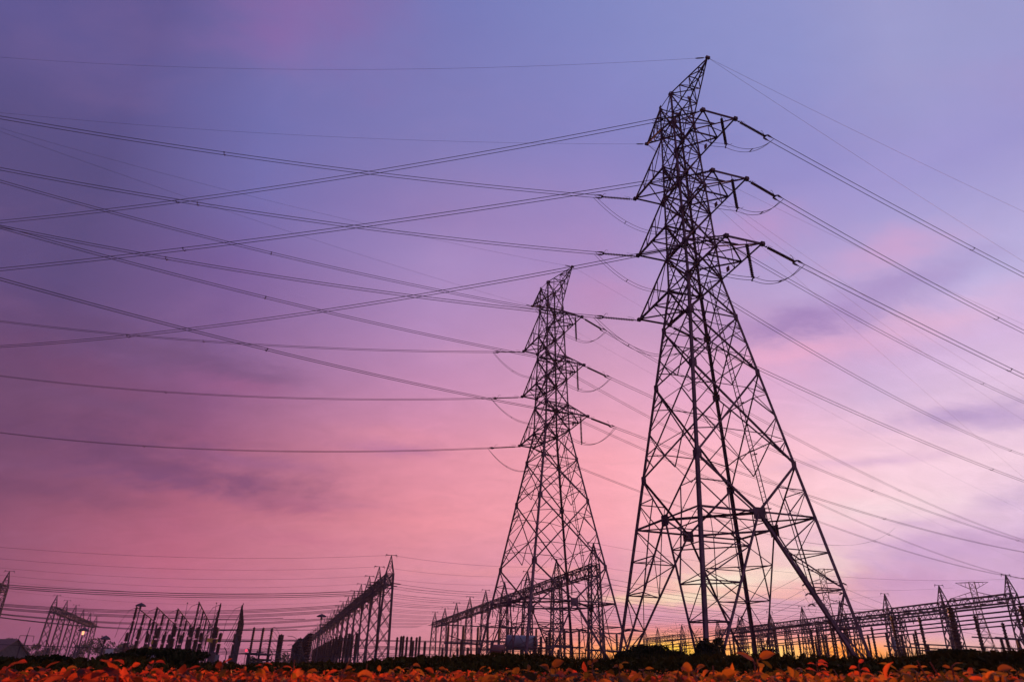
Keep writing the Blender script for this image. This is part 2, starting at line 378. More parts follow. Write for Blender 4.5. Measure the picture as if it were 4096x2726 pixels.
    for i in range(4):
        F = cp(i+1, 0); Q = lambda j, k: F+(C[(i+j) % 4]-F)*k
        m = MB()
        for k in (.4, .6, .8): m.brace(Q(0, k), Q(1, k), .07, up)
        m.brace(Q(0, .4), Q(1, .6), .05, up); m.brace(Q(0, .6), Q(1, .8), .05, up)
        for k in (.4, .6, .8): m.brace((Q(0, k)+Q(1, k))/2, cp(i+1, 11.1*k), .05, up)
        m.build('hip_bracing', STEEL, t)
    for z in ZN[4:-1]:
        m = MB(); m.brace(cp(0, z), cp(2, z), .08, up); m.brace(cp(1, z), cp(3, z)+V(0, 0, .02), .08, up); m.build('diaphragm', STEEL, t)
    m = MB()
    for i in range(4): m.brace(cp(i, 26.6), cp(i+1, 26.6), .08, up)
    m.build('diaphragm', STEEL, t)
    # crossarms
    for lv in range(3):
        z0, L = ZL[lv], AL[lv]; z1 = z0+3.2
        for sy in (-1, 1):
            m = MB(); T = [V(-EW, sy*L, z0), V(EW, sy*L, z0)]
            lo = [V(-hw(z0), sy*hw(z0), z0), V(hw(z0), sy*hw(z0), z0)]; hi = [V(-hw(z1), sy*hw(z1), z1), V(hw(z1), sy*hw(z1), z1)]
            m.brace(T[0]-V(.2, 0, 0), T[1]+V(.2, 0, 0), .18, (0, sy, 0), .04)
            P = lambda q, e, k: q+(e-q)*k
            for k, sx in ((0, -1), (1, 1)):
                nn = V(sx, 0, 0)
                m.brace(lo[k], T[k], .15, nn); m.brace(hi[k], T[k], .11, nn)
                for q0, q1 in ((.33, .33), (.66, .66)):
                    m.brace(P(lo[k], T[k], q0), P(hi[k], T[k], q1), .075, nn)
                m.brace(P(lo[k], T[k], .33), hi[k], .075, nn); m.brace(P(lo[k], T[k], .66), P(hi[k], T[k], .33), .075, nn)
                m.box(T[k]+V(0, 0, -.02), (.30, .30, .26))
            dn = V(0, 0, -1)
            m.brace(P(lo[0], T[0], .5), P(lo[1], T[1], .5), .10, dn)
            m.brace(T[0], P(lo[1], T[1], .5), .10, dn); m.brace(T[1], P(lo[0], T[0], .5), .10, dn)
            m.brace(lo[0], P(lo[1], T[1], .5), .10, dn); m.brace(lo[1], P(lo[0], T[0], .5), .10, dn)
            m.brace(P(hi[0], T[0], .5), P(hi[1], T[1], .5), .08, dn); m.brace(hi[0], P(hi[1], T[1], .5), .07, dn)
            ca = m.build('crossarm', STEEL, t)
            if sy < 0:
                m = MB(); p = P(lo[1], T[1], .12); m.box(p+V(.1, -.1, .55), (.05, .36, .42)); m.build('number_plate', SIGN, ca)
    for sy in (-1, 1):
        m = MB(); T = V(0, sy*AE, HT); z1 = 47.6
        tp = [V(-hw(HT), sy*hw(HT), HT), V(hw(HT), sy*hw(HT), HT)]; lo = [V(-hw(z1), sy*hw(z1), z1), V(hw(z1), sy*hw(z1), z1)]
        P = lambda q, k: q+(T-q)*k
        for k, sx in ((0, -1), (1, 1)):
            nn = V(sx, 0, 0); m.brace(tp[k], T, .13, nn); m.brace(lo[k], T, .11, nn)
            for q in (.25, .5, .75): m.brace(P(tp[k], q), P(lo[k], q), .06, nn)
            m.brace(tp[k], P(lo[k], .25), .06, nn); m.brace(P(tp[k], .25), P(lo[k], .5), .06, nn); m.brace(P(tp[k], .5), P(lo[k], .75), .06, nn)
        up = V(0, 0, 1)
        for L2 in (tp, lo):
            for q in (.25, .5, .75): m.brace(P(L2[0], q), P(L2[1], q), .07, up)
            m.brace(L2[0], P(L2[1], .25), .07, up); m.brace(P(L2[1], .25), P(L2[0], .5), .07, up); m.brace(P(L2[0], .5), P(L2[1], .75), .06, up)
        m.box(T, (.36, .22, .22)); m.build('earthwire_arm', STEEL, t)
    # ladder up the middle of the far right-hand face
    m = MB(); p0, p1 = V(hw(11.3)-.10, .15, 11.3), V(hw(31)-.10, .15, 31)
    for s in (-.22, .22): m.bar(p0+V(0, s, 0), p1+V(0, s, 0), .05)
    for k in range(52):
        q = p0+(p1-p0)*(k+.5)/52; m.bar(q+V(0, -.22, 0), q+V(0, .22, 0), .028)
    for k in range(5):
        q = p0+(p1-p0)*(k+.3)/5; m.bar(q+V(0, -.5, .0), q+V(.0, .25, .12), .05); m.bar(q+V(0, -.3, 0), q+V(.12, -.3, 0), .04)
    m.build('ladder', STEEL, t)
    return t
T1 = build_tower(1)
T1['label'] = 'tall dark lattice steel pylon, the nearest and largest, right of the middle'; T1['group'] = 'lattice pylons carrying the twin lines'
P1, A1 = V(14.70, 47.475, 0), R(16.779)
P2, A2 = V(4.951, 77.040, -2.69), R(24.13)
T1.location = P1; T1.rotation_euler = (0, 0, A1)
T2 = build_tower(2); T2['label'] = 'dark lattice steel pylon of the same shape standing farther off, left of the tallest one'; T2['group'] = T1['group']
T2.location = P2; T2.rotation_euler = (0, 0, A2)
def tw(t, x, y, z):
    P, A = (P1, A1) if t == 1 else (P2, A2)
    return P+V(x*math.cos(A)-y*math.sin(A), x*math.sin(A)+y*math.cos(A), z)
def tip(t, n):
    k, i = n[0], int(n[1])
    if k == 'T': return tw(t, 0, -AE if i == 1 else AE, HT)
    sx, sy = {'A': (-1, -1), 'B': (1, -1), 'C': (-1, 1), 'D': (1, 1), 'J': (.1, -1)}[k]
    return tw(t, sx*TP[t][3], sy*TP[t][4][3-i], ZL[3-i]-.12)

# ------------------------------------------------------------------ insulator strings (long axis +X, fixed at the origin)
def disc_prof(n, x0, pitch, rr):
    pr = []
    for k in range(n):
        x = x0+k*pitch
        pr += [(x, .045), (x+pitch*.30, .055), (x+pitch*.52, rr), (x+pitch*.66, rr*.96), (x+pitch*.70, .06)]
    return pr
LS = 3.95
def string_proto():
    t = thing('insulator_string', 'x', 'insulator', group='insulator strings on the two pylons')
    m = MB(); m.tube([(0, 0, 0), (.5, 0, 0)], .03, 5); m.box((.16, 0, 0), (.14, .05, .12)); m.box((.36, 0, 0), (.12, .12, .05)); m.build('shackle', STEEL, t)
    m = MB(); m.lathe(disc_prof(18, .5, .148, .12), (0, 0, 0), (1, 0, 0), 10); m.build('disc_stack', PORC, t)
    m = MB(); m.add([(3.14, -.04, -.02), (3.38, -.30, -.02), (3.38, .30, -.02), (3.14, .04, -.02), (3.14, -.04, .02), (3.38, -.30, .02), (3.38, .30, .02), (3.14, .04, .02)],
                    [(3, 2, 1, 0), (4, 5, 6, 7), (0, 1, 5, 4), (1, 2, 6, 5), (2, 3, 7, 6), (3, 0, 4, 7)]); m.build('yoke_plate', STEEL, t)
    for s in (-.2, .2):
        m = MB(); m.lathe([(0, .03), (.06, .07), (.18, .085), (.42, .05), (.62, .028)], (3.36, s, 0), (1, 0, 0), 7); m.build('dead_end_clamp', STEEL, t)
    m = MB(); m.tube([(3.22, 0, .02), (3.18, 0, .2), (3.02, 0, .42), (2.90, 0, .44), (2.86, 0, .3)], .018, 4); m.build('arcing_horn', STEEL, t)
    m = MB(); m.tube([(.42, 0, 0), (.5, 0, .22), (1.05, 0, .30)], .014, 4); m.build('arcing_horn', STEEL, t)
    return t
def jumper_proto():
    t = thing('insulator_string', 'x', 'insulator', group='insulator strings on the two pylons')
    m = MB(); m.tube([(0, 0, 0), (.3, 0, 0)], .025, 5); m.build('shackle', STEEL, t)
    m = MB(); m.lathe(disc_prof(19, .30, .145, .125), (0, 0, 0), (1, 0, 0), 10); m.build('disc_stack', PORC, t)
    m = MB(); m.tube([(2.95, 0, 0), (3.15, 0, 0)], .03, 5); m.bar((3.15, -.24, 0), (3.15, .24, 0), .07)
    for s in (-.2, .2): m.lathe([(0, .05), (.08, .06), (.1, .03)], (3.15, s, 0), (1, 0, 0), 6)
    m.build('clamp', STEEL, t)
    m = MB(); m.tube([(3.05, 0, 0), (3.09, 0, .3), (2.95, 0, .5)], .016, 4); m.tube([(.2, 0, 0), (.24, 0, .25), (.5, 0, .34)], .014, 4); m.build('arcing_horn', STEEL, t)
    return t
SP, JP = string_proto(), jumper_proto()
used = set()
def place_string(proto, pos, d, label):
    o = proto
    if proto.name in used: o = dup(proto)
    used.add(proto.name)
    q = Vector(d).to_track_quat('X', 'Z'); o.rotation_mode = 'QUATERNION'; o.rotation_quaternion = q; o.location = pos; o['label'] = label
    return o
TN = {1: 'nearest tall pylon', 2: 'farther pylon'}
LV = {1: 'top', 2: 'middle', 3: 'lowest'}
WIRES = [(1,'T1','r',6.47,-.0935,.001,52),(1,'T1','r',12.98,-.0947,.00101,65),(1,'B1','r',10.46,-.0868,.00117,52),(1,'B2','r',15.06,-.0409,.00161,60),(1,'B3','r',11.3,-.1058,.00085,44),
(1,'D1','r',17.76,-.0691,.00145,108),(1,'D2','r',22.36,-.0539,.00162,147),(1,'D3','r',16.65,-.081,.00121,90),(1,'T2','r',24.62,-.1063,.0002,163),(1,'T2','r',21.37,-.0989,.001,138),(1,'T2','r',19.49,-.0875,.00114,125),(1,'T2','r',9.07,-.1042,.00075,76),
(1,'T1','l',156.23,.0108,.00259,78),(1,'T2','l',164.03,-.0501,.00197,72),(1,'C1','l',170.97,-.0466,.0022,63),(1,'C2','l',169.94,-.0197,.00247,62),(1,'C3','l',168.11,.0191,.00248,62),
(1,'A1','l',148.11,-.0576,.00177,82),(1,'A2','l',152.07,-.0908,.00128,70),(1,'A3','l',142.33,-.0428,.00189,87),
(2, 'A1', 'l', 176.87, -0.0549, 0.00244, 63),
(2, 'A2', 'l', 183.87, -0.0774, 0.00207, 59),
(2, 'A3', 'l', 191.64, -0.1041, 0.00212, 55),
(2, 'C1', 'l', 156.47, -0.0399, 0.00198, 79),
(2, 'C2', 'l', 147.31, -0.0052, 0.00202, 90),
(2, 'C3', 'l', 143.28, -0.0111, 0.00197, 94),
(2, 'T1', 'l', 176.87, -0.0666, 0.00213, 66),
(2, 'T2', 'l', 190.47, -0.0866, 0.00145, 65),
(2, 'B1', 'r', 15.34, -0.1097, 0.00096, 211),
(2, 'B2', 'r', 10.32, -0.1119, 0.001, 144),
(2, 'B3', 'r', 10.21, -0.0792, 0.00109, 141),
(2, 'D1', 'r', 15.33, -0.1454, 0.00098, 253),
(2, 'D2', 'r', 12.66, -0.1341, 0.00114, 207),
(2, 'D3', 'r', 30.91, 0.039, 0.00057, 300),
(2, 'T1', 'r', 11.64, -0.1225, 0.0006, 165),
(2, 'T2', 'r', 13.24, -0.1389, 0.00054, 214)]
CLAMP = {}
SPACERS = {('r', 1): (.62, ), ('l', 1): (.62, ), ('r', 2): (.4, .75), ('l', 2): (.55, )}
ew = 0; ORD = ['uppermost', 'second', 'third', 'lowest']; ewc = {}
for t, n, side, rel, s0, k2, L in WIRES:
    tipp = tip(t, n); a = (A1 if t == 1 else A2)+R(rel); h = V(math.cos(a), math.sin(a), 0); L2 = L*(1.3 if side == 'r' else 1.12)
    lat = V(-h.y, h.x, 0)
    hand = 'right-hand' if n[0] in 'ABJ' or n == 'T1' else 'left-hand'; way = 'right' if side == 'r' else 'left'
    pos = lambda s: tipp+h*s+V(0, 0, s0*s+k2*s*s/2)
    if n[0] == 'T':
        key = (t, n, side); ewc[key] = ewc.get(key, 0)+1
        which = {(1, 'T1', 'r'): ['upper of two', 'lower of two'], (1, 'T2', 'r'): ['steepest of four', 'second steepest of four', 'third steepest of four', 'flattest of four']}.get(key, ['thin'])[ewc[key]-1]
        m = MB(); m.tube([pos(L2*i/40) for i in range(41)], .011 if t == 1 else .010, 4)
        o = m.build('earth_wire', WIREM); tag(o, f'{which} earth wires leaving {way} from {hand} peak of the {TN[t]}' if 'of' in which else f'thin earth wire leaving {way} from the {hand} peak of the {TN[t]}', 'cable', 'earth wires of the pylons')
        if side == 'l':
            m2 = MB(); d = (pos(1)-pos(0)).normalized(); m2.lathe([(.3, .03), (.45, .06), (.9, .06), (1.05, .03)], tipp, d, 6); m2.build('clamp', STEEL, o)
        continue
    d = (pos(LS)-pos(0)).normalized()
    place_string(SP, tipp, d, f'ribbed insulator string pulling {way} from {LV[int(n[1])]} {hand} crossarm of the {TN[t]}')
    CLAMP[(t, n)] = (pos(LS+.15), lat, h)
    pl = thing('power_line', f'twin conductor leaving {way} from {LV[int(n[1])]} {hand} crossarm of the {TN[t]}', 'cable', (0, 0, 0), 0, 'twin conductors of the two pylons')
    for sgn in (-.2, .2):
        m = MB(); m.tube([pos(LS-.3+(L2-LS)*i/44)+lat*sgn for i in range(45)], .026 if t == 1 else .026, 5); m.build('conductor', WIREM, pl)
    for fr in SPACERS[(side, t)]:
        s = L*fr+int(n[1])*2.0-3; p = pos(s); m = MB(); m.tube([p-lat*.2, p-lat*.12+V(0, 0, -.14), p+lat*.12+V(0, 0, -.14), p+lat*.2], .03, 5)
        m.lathe([(0, .05), (.12, .05)], p-lat*.2-h*.06, h, 6); m.lathe([(0, .05), (.12, .05)], p+lat*.2-h*.06, h, 6); m.build('spacer', STEEL, pl)
def droop(p, q, sag, n=22):
    return [p+(q-p)*(i/n)+V(0, 0, -4*sag*(i/n)*(1-i/n)) for i in range(n+1)]
for t in (1, 2):
    for i in (1, 2, 3):
        J = tip(t, f'J{i}'); place_string(JP, J, V(.02, 0, -1), f'vertical insulator string hanging under {LV[i]} right-hand crossarm of the {TN[t]}')
        JB = J+V(.06, 0, -3.15); A = A1 if t == 1 else A2
        jl = V(-math.sin(A), math.cos(A), 0)
        jm = thing('jumper_cable', f'drooping jumper loop under {LV[i]} right-hand crossarm of the {TN[t]}', 'cable', group='jumper loops on the two pylons')
        for key, sag in (('A', .6), ('B', .8)):
            P, la, hh = CLAMP[(t, f'{key}{i}')]
            if la.dot(jl) < 0: la = -la
            for s in (-.2, .2):
                m = MB(); m.tube(droop(P+la*s, JB+jl*s, sag), .022, 4); m.build('loop_conductor', WIREM, jm)
            pts0, pts1 = droop(P-la*.2, JB-jl*.2, sag), droop(P+la*.2, JB+jl*.2, sag)
            m = MB(); m.bar(pts0[11], pts1[11], .05); m.build('spacer', STEEL, jm)
        jm = thing('jumper_cable', f'long jumper loop slung below {LV[i]} left-hand crossarm of the {TN[t]}', 'cable', group='jumper loops on the two pylons')
        P, la, hh = CLAMP[(t, f'C{i}')]; Q, lb, hh = CLAMP[(t, f'D{i}')]
        if lb.dot(la) < 0: lb = -lb
        for s in (-.2, .2):
            m = MB(); m.tube(droop(P+la*s, Q+lb*s, 2.5, 30), .022, 4); m.build('loop_conductor', WIREM, jm)
        p0, p1 = droop(P-la*.2, Q-lb*.2, 2.5, 30), droop(P+la*.2, Q+lb*.2, 2.5, 30)
        m = MB(); m.bar(p0[9], p1[9], .05); m.bar(p0[22], p1[22], .05); m.build('spacer', STEEL, jm)

# ------------------------------------------------------------------ substation gantries
def lattice_column(zb, zt, wb=(1.5, 1.1), wm=(.85, .75)):
    m = MB(); c = lambda k, z: V(CN[k % 4][0]*(wb[0]+(wm[0]-wb[0])*z/zb), CN[k % 4][1]*(wb[1]+(wm[1]-wb[1])*z/zb), z)
    for k in range(4): m.bar(c(k, -.2), c(k, zb), .24)
    zs = [0, 3.6, 7.2, 10.6, 13.8, 16.8, 19.5, zb]
    for k in range(4):
        for i in range(len(zs)-1):
            m.bar(c(k, zs[i]), c(k+1, zs[i+1]), .12); m.bar(c(k+1, zs[i]), c(k, zs[i+1]), .12)
        for z in (zs[6], zb): m.bar(c(k, z), c(k+1, z), .12)
    return m
def gantry_peak(zb, zt, wm=(.85, .75)):
    m = MB(); T = V(0, 0, zt)
    for k in range(4):
        a = V(CN[k][0]*wm[0], CN[k][1]*wm[1], zb); b = V(CN[(k+1) % 4][0]*wm[0], CN[(k+1) % 4][1]*wm[1], zb)
        m.bar(a, T, .17)
        for q0, q1 in ((0, .38), (.38, .68)): m.bar(a+(T-a)*q0, b+(T-b)*q1, .08); m.bar(a+(T-a)*q1, b+(T-b)*q1, .08)
    m.bar(T+V(-1.25, 0, .05), T+V(1.25, 0, .05), .10)
    for s in (-1, 1):
        m.lathe([(0, .05), (.1, .16), (.2, .16), (.3, .05)], T+V(s*1.1, 0, .25), (0, 0, -1), 6)
        m.bar(T+V(s*1.25, 0, .05), T+V(s*1.3, 0, -.45), .07)
    return m
def truss_beam(L, zb=20.0, zt=21.9, w=.8, n=9):
    m = MB(); P = [lambda t, sx=sx, z=z: V(sx*w, t*L, z) for sx in (-1, 1) for z in (zb, zt)]
    for p in P: m.bar(p(0), p(1), .19)
    for i in range(n):
        a, b = i/n, (i+1)/n
        for u, v in ((0, 1), (2, 3), (0, 2), (1, 3)):
            if i % 2: m.bar(P[u](a), P[v](b), .11)
            else: m.bar(P[v](a), P[u](b), .11)
            m.bar(P[u](b), P[v](b), .10)
    return m
cm = lattice_column(22, 26).build('column', YARD); pk = gantry_peak(22, 26).build('peak', YARD)
sp0 = MB(); sp0.lathe([(.34, .04)]+[(t, max(r, .10)) for t, r in disc_prof(9, .35, .24, .20)]+[(2.7, .04)], (0, 0, 0), (1, 0, 0), 7); sp0.tube([(0, 0, 0), (.4, 0, 0)], .04, 4)
gstr = sp0.build('insulator_string', PORC)
first = {'c': True, 's': True}
def gantry(label, start, azd, pos, beams, name='substation_gantry', peaks=True):
    a = R(azd); rz = -a                                  # local +y runs along the row
    t = thing(name, label, 'gantry', (start[0], start[1], 0), rz, 'lattice portal rows of the substation')
    for y in pos:
        if first['c']: c, p = cm, pk; first['c'] = False
        else:
            c, p = cm.copy(), pk.copy(); COL.objects.link(c); COL.objects.link(p)
        c.parent = t; c.location = (0, y, 0); p.parent = c; p.location = (0, 0, 0)
        if not peaks: bpy.data.objects.remove(p)
    bcache = {}
    for y0, y1 in beams:
        L = round(y1-y0-1.4, 2)
        if L in bcache: b = bcache[L].copy(); COL.objects.link(b)
        else: b = truss_beam(L).build('beam', YARD); bcache[L] = b
        b.parent = t; b.location = (0, y0+.7, 0)
    return t
def gpt(start, azd, x, y, z):
    a = R(azd); return V(start[0]+x*math.cos(a)+y*math.sin(a), start[1]-x*math.sin(a)+y*math.cos(a), z)
ROWS = {
 'long': ((-26.3, 162.6), -17.1, [i*19.7 for i in range(24)]),
 'mid': ((17.4, 140.2), -15.3, [i*22.2 for i in range(9)]),
 'right': ((117.3, 166.5), -10.6, [i*21.0 for i in range(8)]),
 'far': ((99.7, 274.2), -13.8, [0, 22, 71, 97, 112]),
 'left': ((-173.1, 282.4), -21.4, [i*23.5 for i in range(6)]),
 'edge': ((-145.8, 211.7), -21.4, [0, 24]),
}
def pairs(v): return [(v[i], v[i+1]) for i in range(len(v)-1)]
GL = {'long': 'long row of lattice portals with pointed peaks, highest near the middle and receding leftward',
      'mid': 'row of lattice portals seen behind the legs of the farther pylon',
      'right': 'row of pointed lattice portals at the right edge behind the tube busbars',
      'far': 'small distant lattice portals low on the horizon behind the nearest pylon',
      'left': 'short row of six lattice portals at the left, beside a lit lamp',
      'edge': 'single lattice portal cut by the left edge, its beam leaving the frame'}
for k, (st, azd, pos) in ROWS.items():
    if k == 'far': bm = [(0, 22), (71, 97), (97, 112)]
    elif k == 'edge': bm = [(-24, 0)]; pos = [0]
    else: bm = pairs(pos)
    gantry(GL[k], st, azd, pos, bm)
gantry('flat-topped lattice portals without peaks, between the pointed ones at the right', (126, 205), -10.6, [i*21.0 for i in range(6)], [(i*21.0, i*21.0+21) for i in range(5)], peaks=False)
def gstring(p, d, label, grp):
    o = gstr
    if not first['s']: o = gstr.copy(); COL.objects.link(o)
    first['s'] = False
    o.location = p; o.rotation_mode = 'QUATERNION'; o.rotation_quaternion = Vector(d).to_track_quat('X', 'Z')
    tag(o, label, 'insulator', grp)
SL = {'long': 'small dark insulator string fixed along the beam of the long portal row near the middle',
      'mid': 'small dark insulator string along the portal beam behind the farther pylon',
      'right': 'small dark insulator string under the portal beam at the right edge',
      'left': 'small dark insulator string along the heavy portal beam at the left'}
for k in ('long', 'mid', 'right', 'left'):
    st, azd, pos = ROWS[k]; a = R(azd); px = V(math.cos(a), -math.sin(a), 0)
    for y0, y1 in pairs(pos)[:10]:
        for q in (.25, .5, .75):
            y = y0+(y1-y0)*q
            for s in (-1, 1): gstring(gpt(st, azd, s*.85, y, 20.6), px*s+V(0, 0, -.06), SL[k], SL[k].replace('small dark insulator string', 'insulator strings'))
            if q == .5 or k == 'long': gstring(gpt(st, azd, 0, y+1.5, 20.0), V(0, .02, -1), SL[k].replace('fixed', 'hanging') if False else SL[k], SL[k].replace('small dark insulator string', 'insulator strings'))
def span(p, q, sag, r, label, grp, n=14):
    m = MB(); m.tube(droop(Vector(p), Vector(q), sag, n), r, 4); tag(m.build('overhead_wire', WIREM), label, 'cable', grp)
G1 = 'conductors strung left from the long portal row'; G2 = 'conductors between the portal rows'; G3 = 'thin earth wires on the portal peaks'
st, azd, pos = ROWS['long']
for i, (y0, y1) in enumerate(pairs(pos)[:12]):
    for q in (.25, .5, .75):
        y = y0+(y1-y0)*q
        if i in (1, 3, 4, 6, 8): span(gpt(st, azd, -3.5, y, 20.4), gpt(st, azd, -150, y, 22.5 if i == 1 else 20.5), 4.2 if i < 2 else 4.8, .07, 'long dark conductor sagging leftward from the long portal row', G1)
        if i < 8: span(gpt(st, azd, 3.5, y, 20.4), gpt(st, azd, 35.5, y, 20.4), .7, .035, 'short conductor between the long portal row and the row behind the farther pylon', G2)
    p = gpt(st, azd, 0, y0, 26.05)
    if i < 7:
        span(p, gpt(st, azd, -150, y0, 28), 5, .022, 'thin earth wire running left from a peak of the long portal row', G3)
        span(p, gpt(st, azd, 38, y0, 26), .8, .022, 'thin earth wire running right from a peak of the long portal row', G3)
st, azd, pos = ROWS['mid']
for i, (y0, y1) in enumerate(pairs(pos)):
    for q in (.25, .5, .75):
        y = y0+(y1-y0)*q; span(gpt(st, azd, 3.5, y, 20.4), gpt(st, azd, 112, y, 20.4), 3.2, .032, 'thin conductor crossing behind the nearest pylon toward the right-hand portals', G2)
    span(gpt(st, azd, 0, y0, 26.05), gpt(st, azd, 112, y0, 26), 3, .018, 'thin earth wire running right from the portals behind the farther pylon', G3)
# ------------------------------------------------------------------ post insulators, switches and busbars
def rib(z0, z1, r, n):
    k = (z1-z0)/n; o = []
    for i in range(n): o += [(z0+i*k, r*.66), (z0+(i+.4)*k, r*.7), (z0+(i+.6)*k, r), (z0+(i+.8)*k, r*.96), (z0+(i+.9)*k, r*.66)]
    return o
def post_mesh(h, hi, rp, ri, two=False):
    s = MB(); s.lathe([(0, rp*1.6), (.25, rp*1.6), (.26, rp), (h-hi, rp*.9)], (0, 0, 0), (0, 0, 1), 8)
    i = MB(); u = V(0, 0, 1)
    if two:
        g = (h-hi+h)/2; i.lathe(rib(h-hi, g-.12, ri, 7), (0, 0, 0), u, 8); i.lathe([(0, .06), (.3, .06)], (0, 0, g-.15), u, 6); i.lathe(rib(g+.1, h-.1, ri*.95, 7), (0, 0, 0), u, 8)
    else: i.lathe([(0, ri*.8)]+[(t-(h-hi)+.02, r) for t, r in rib(h-hi, h-.1, ri, 12)], (0, 0, h-hi), u, 8)
    i.lathe([(0, .12), (.14, .12)], (0, 0, h-.12), u, 6)
    return s, i
PC = {}
def post_parts(parent, loc, h, hi, rp, ri, two=False):
    k = (h, hi, rp, ri, two)
    if k not in PC:
        s, i = post_mesh(*k); PC[k] = (s.build('support_column', YARD).data, i.build('insulator', PORC).data)
        for nm in ('support_column', 'insulator'):
            o = [x for x in bpy.data.objects if x.data in PC[k]]
            for x in o: bpy.data.objects.remove(x)
    for nm, me in zip(('support_column', 'insulator'), PC[k]):
        o = bpy.data.objects.new(nm, me); COL.objects.link(o); o.parent = parent; o.location = loc
ROWN = ['leftmost', 'second from left', 'third from left', 'fourth from left', 'fifth from left', 'rightmost']
DISC = [((-65.4, 130.6), (-76.3, 164.1), 4, 11), ((-61.7, 130.5), (-71.9, 162.4), 4, 11), ((-58.8, 132.4), (-69.2, 164.3), 4, 11),
        ((-49.5, 118.6), (-69.4, 177.5), 5, 11), ((-46.6, 120.1), (-67.0, 171.4), 5, 11), ((-43.6, 121.7), (-54.2, 154.1), 5, 11)]
for i, (a, b, n, h) in enumerate(DISC):
    t = thing('disconnector', f'slanting tube on tall ribbed posts, {ROWN[i]} of six such frames', 'switchgear', (a[0], a[1], 0), 0, 'disconnector frames left of the long portal row')
    d = V(b[0]-a[0], b[1]-a[1], 0)
    for k in range(n):
        f = [0, .3, .58, .9, 1.0][k] if n == 4 else [0, .22, .44, .66, .9][k]
        post_parts(t, d*f, round(h-1.1*f, 2), 4.2, .12 if n == 5 else .15, .20 if n == 5 else .27, True)
    m = MB(); m.tube([V(0, 0, h+.1)-d*.02, V(0, 0, h-1.0)+d], .09, 6); m.build('blade_tube', YARD, t)
    for k in range(n-1):
        f = [0, .3, .58, .9][k] if n == 4 else [0, .22, .44, .66][k]
        m = MB(); p = d*(f+.12)+V(0, 0, h-1.1*f-.1); m.bar(p, d*(f+.04)+V(-1.6, -.5, 5.2), .06); m.bar(p, d*(f+.16)+V(-.5, -.2, 4.6), .05)
        m.build('drop_rod', YARD, t)
    m = MB(); m.tube([V(0, 0, h), V(-1.0, -.3, h-.5), V(-1.9, -.6, h-2.4), V(-2.1, -.6, h-4.5), V(-2.2, -.6, 6)], .035, 4); m.build('drop_cable', WIREM, t)
BRK = [(-72.2, 143.2), (-64.0, 130.8), (-69.7, 146.4), (-58.0, 124.8), (-66.4, 146.0), (-65.0, 145.3), (-52.0, 117.5), (-63.5, 146.9), (-49.6, 118.2), (-49.2, 119.6), (-55.4, 136.7), (-45.6, 118.1), (-51.2, 134.8), (-48.8, 135.7)]
for i, (x, y) in enumerate(BRK):
    t = thing('circuit_breaker', 'short fat ribbed breaker post on a grey box among the tall posts left of centre', 'switchgear', (x, y, 0), R(17), 'breaker posts left of the long portal row')
    post_parts(t, (0, 0, 0), 7.5, 3.4, .28, .42, True)
    m = MB(); m.box((0, -.3, 3.2), (1.0, .8, 1.3)); m.bar((-.6, 0, 2.4), (.6, 0, 2.4), .2); m.build('control_box', PAINT if i % 3 == 0 else YARD, t)
# three slender bushings on a platform with drooping cables
t = thing('capacitor_frame', 'platform with three slender ribbed columns leaning away, right of the slanting tubes', 'switchgear', (-46.6, 143.5, 0), R(17))
for x in (-1.6, .1, 1.7): post_parts(t, (x, 0, 0), 9.0, 4.6, .2, .28)
m = MB(); m.box((0, 0, 4.3), (4.6, 1.6, .35)); m.box((.2, 3, 3.4), (4.4, 6, .3)); m.box((.2, 3, 2.2), (3.6, 5.5, 1.4)); m.build('platform', YARD, t)
for x in (-1.9, 1.9):
    m = MB(); m.bar((x, 0, 0), (x, 0, 4.3), .3); m.build('leg', YARD, t)
for k in range(7):
    p = V(-44.9-.2*k, 143.9-.4*k, 9.0-.75*k)
    m = MB(); e = V(-39.6, 134.0+.4*k, 7.2-.7*k); pts = [p+(e-p)*f+V(0, 0, 1.1*math.sin(f*PI)*(1-f)-1.0*math.sin(f*PI)*f) for f in [j/12 for j in range(13)]]
    m.tube(pts, .04, 4); tag(m.build('drop_cable', WIREM), 'thin cable curving down between the three slender columns and the dark bushing stack', 'cable', 'curving drop cables near the centre left')
for k in range(6):
    p = V(-37.6, 129.6+.4*k, 7.0-.7*k); e = V(-33.6, 127.2+.8*k, 4.2-.5*k)
    m = MB(); m.tube([p+(e-p)*f+V(0, 0, .9*math.sin(f*PI)) for f in [j/10 for j in range(11)]], .04, 4)
    tag(m.build('drop_cable', WIREM), 'thin cable curving right from the dark bushing stack toward the thick posts', 'cable', 'curving drop cables near the centre')
def post_row(name, label, grp, p0, azd, n, step, h, hi, rp, ri, m2=None, dh=0):
    a = R(azd)
    for k in range(n):
        t = thing(name, label, 'switchgear', (p0[0]+math.sin(a)*step*k, p0[1]+math.cos(a)*step*k, 0), 0, grp)
        post_parts(t, (0, 0, 0), h, hi, rp, ri)
post_row('bushing', 'dark red ribbed bushing in the stack with curving cables on both sides', 'dark red bushings left of the long portal row', (-39.4, 132.0), -17, 9, 2.2, 7.4, 4.6, .3, .5)
post_row('bushing', 'thick dark post in the receding line just left of the long portal row', 'thick posts left of the long portal row', (-32.9, 126.6), -17, 12, 4.5, 7.5, 5.2, .4, .55)
post_row('bushing', 'thick dark post in the second receding line left of the long portal row', 'second line of thick posts', (-36.5, 134.0), -17, 9, 5, 7.0, 5.2, .35, .5)
for j, p0 in enumerate(((-28.7, 130.5), (-26.0, 125.3), (-24.4, 123.6))):
    post_row('post_insulator', 'dark ribbed post standing beneath the long row of lattice portals', 'posts beneath the long portal row', p0, -17, 13, 7, 7.5, 3.4, .18, .33)
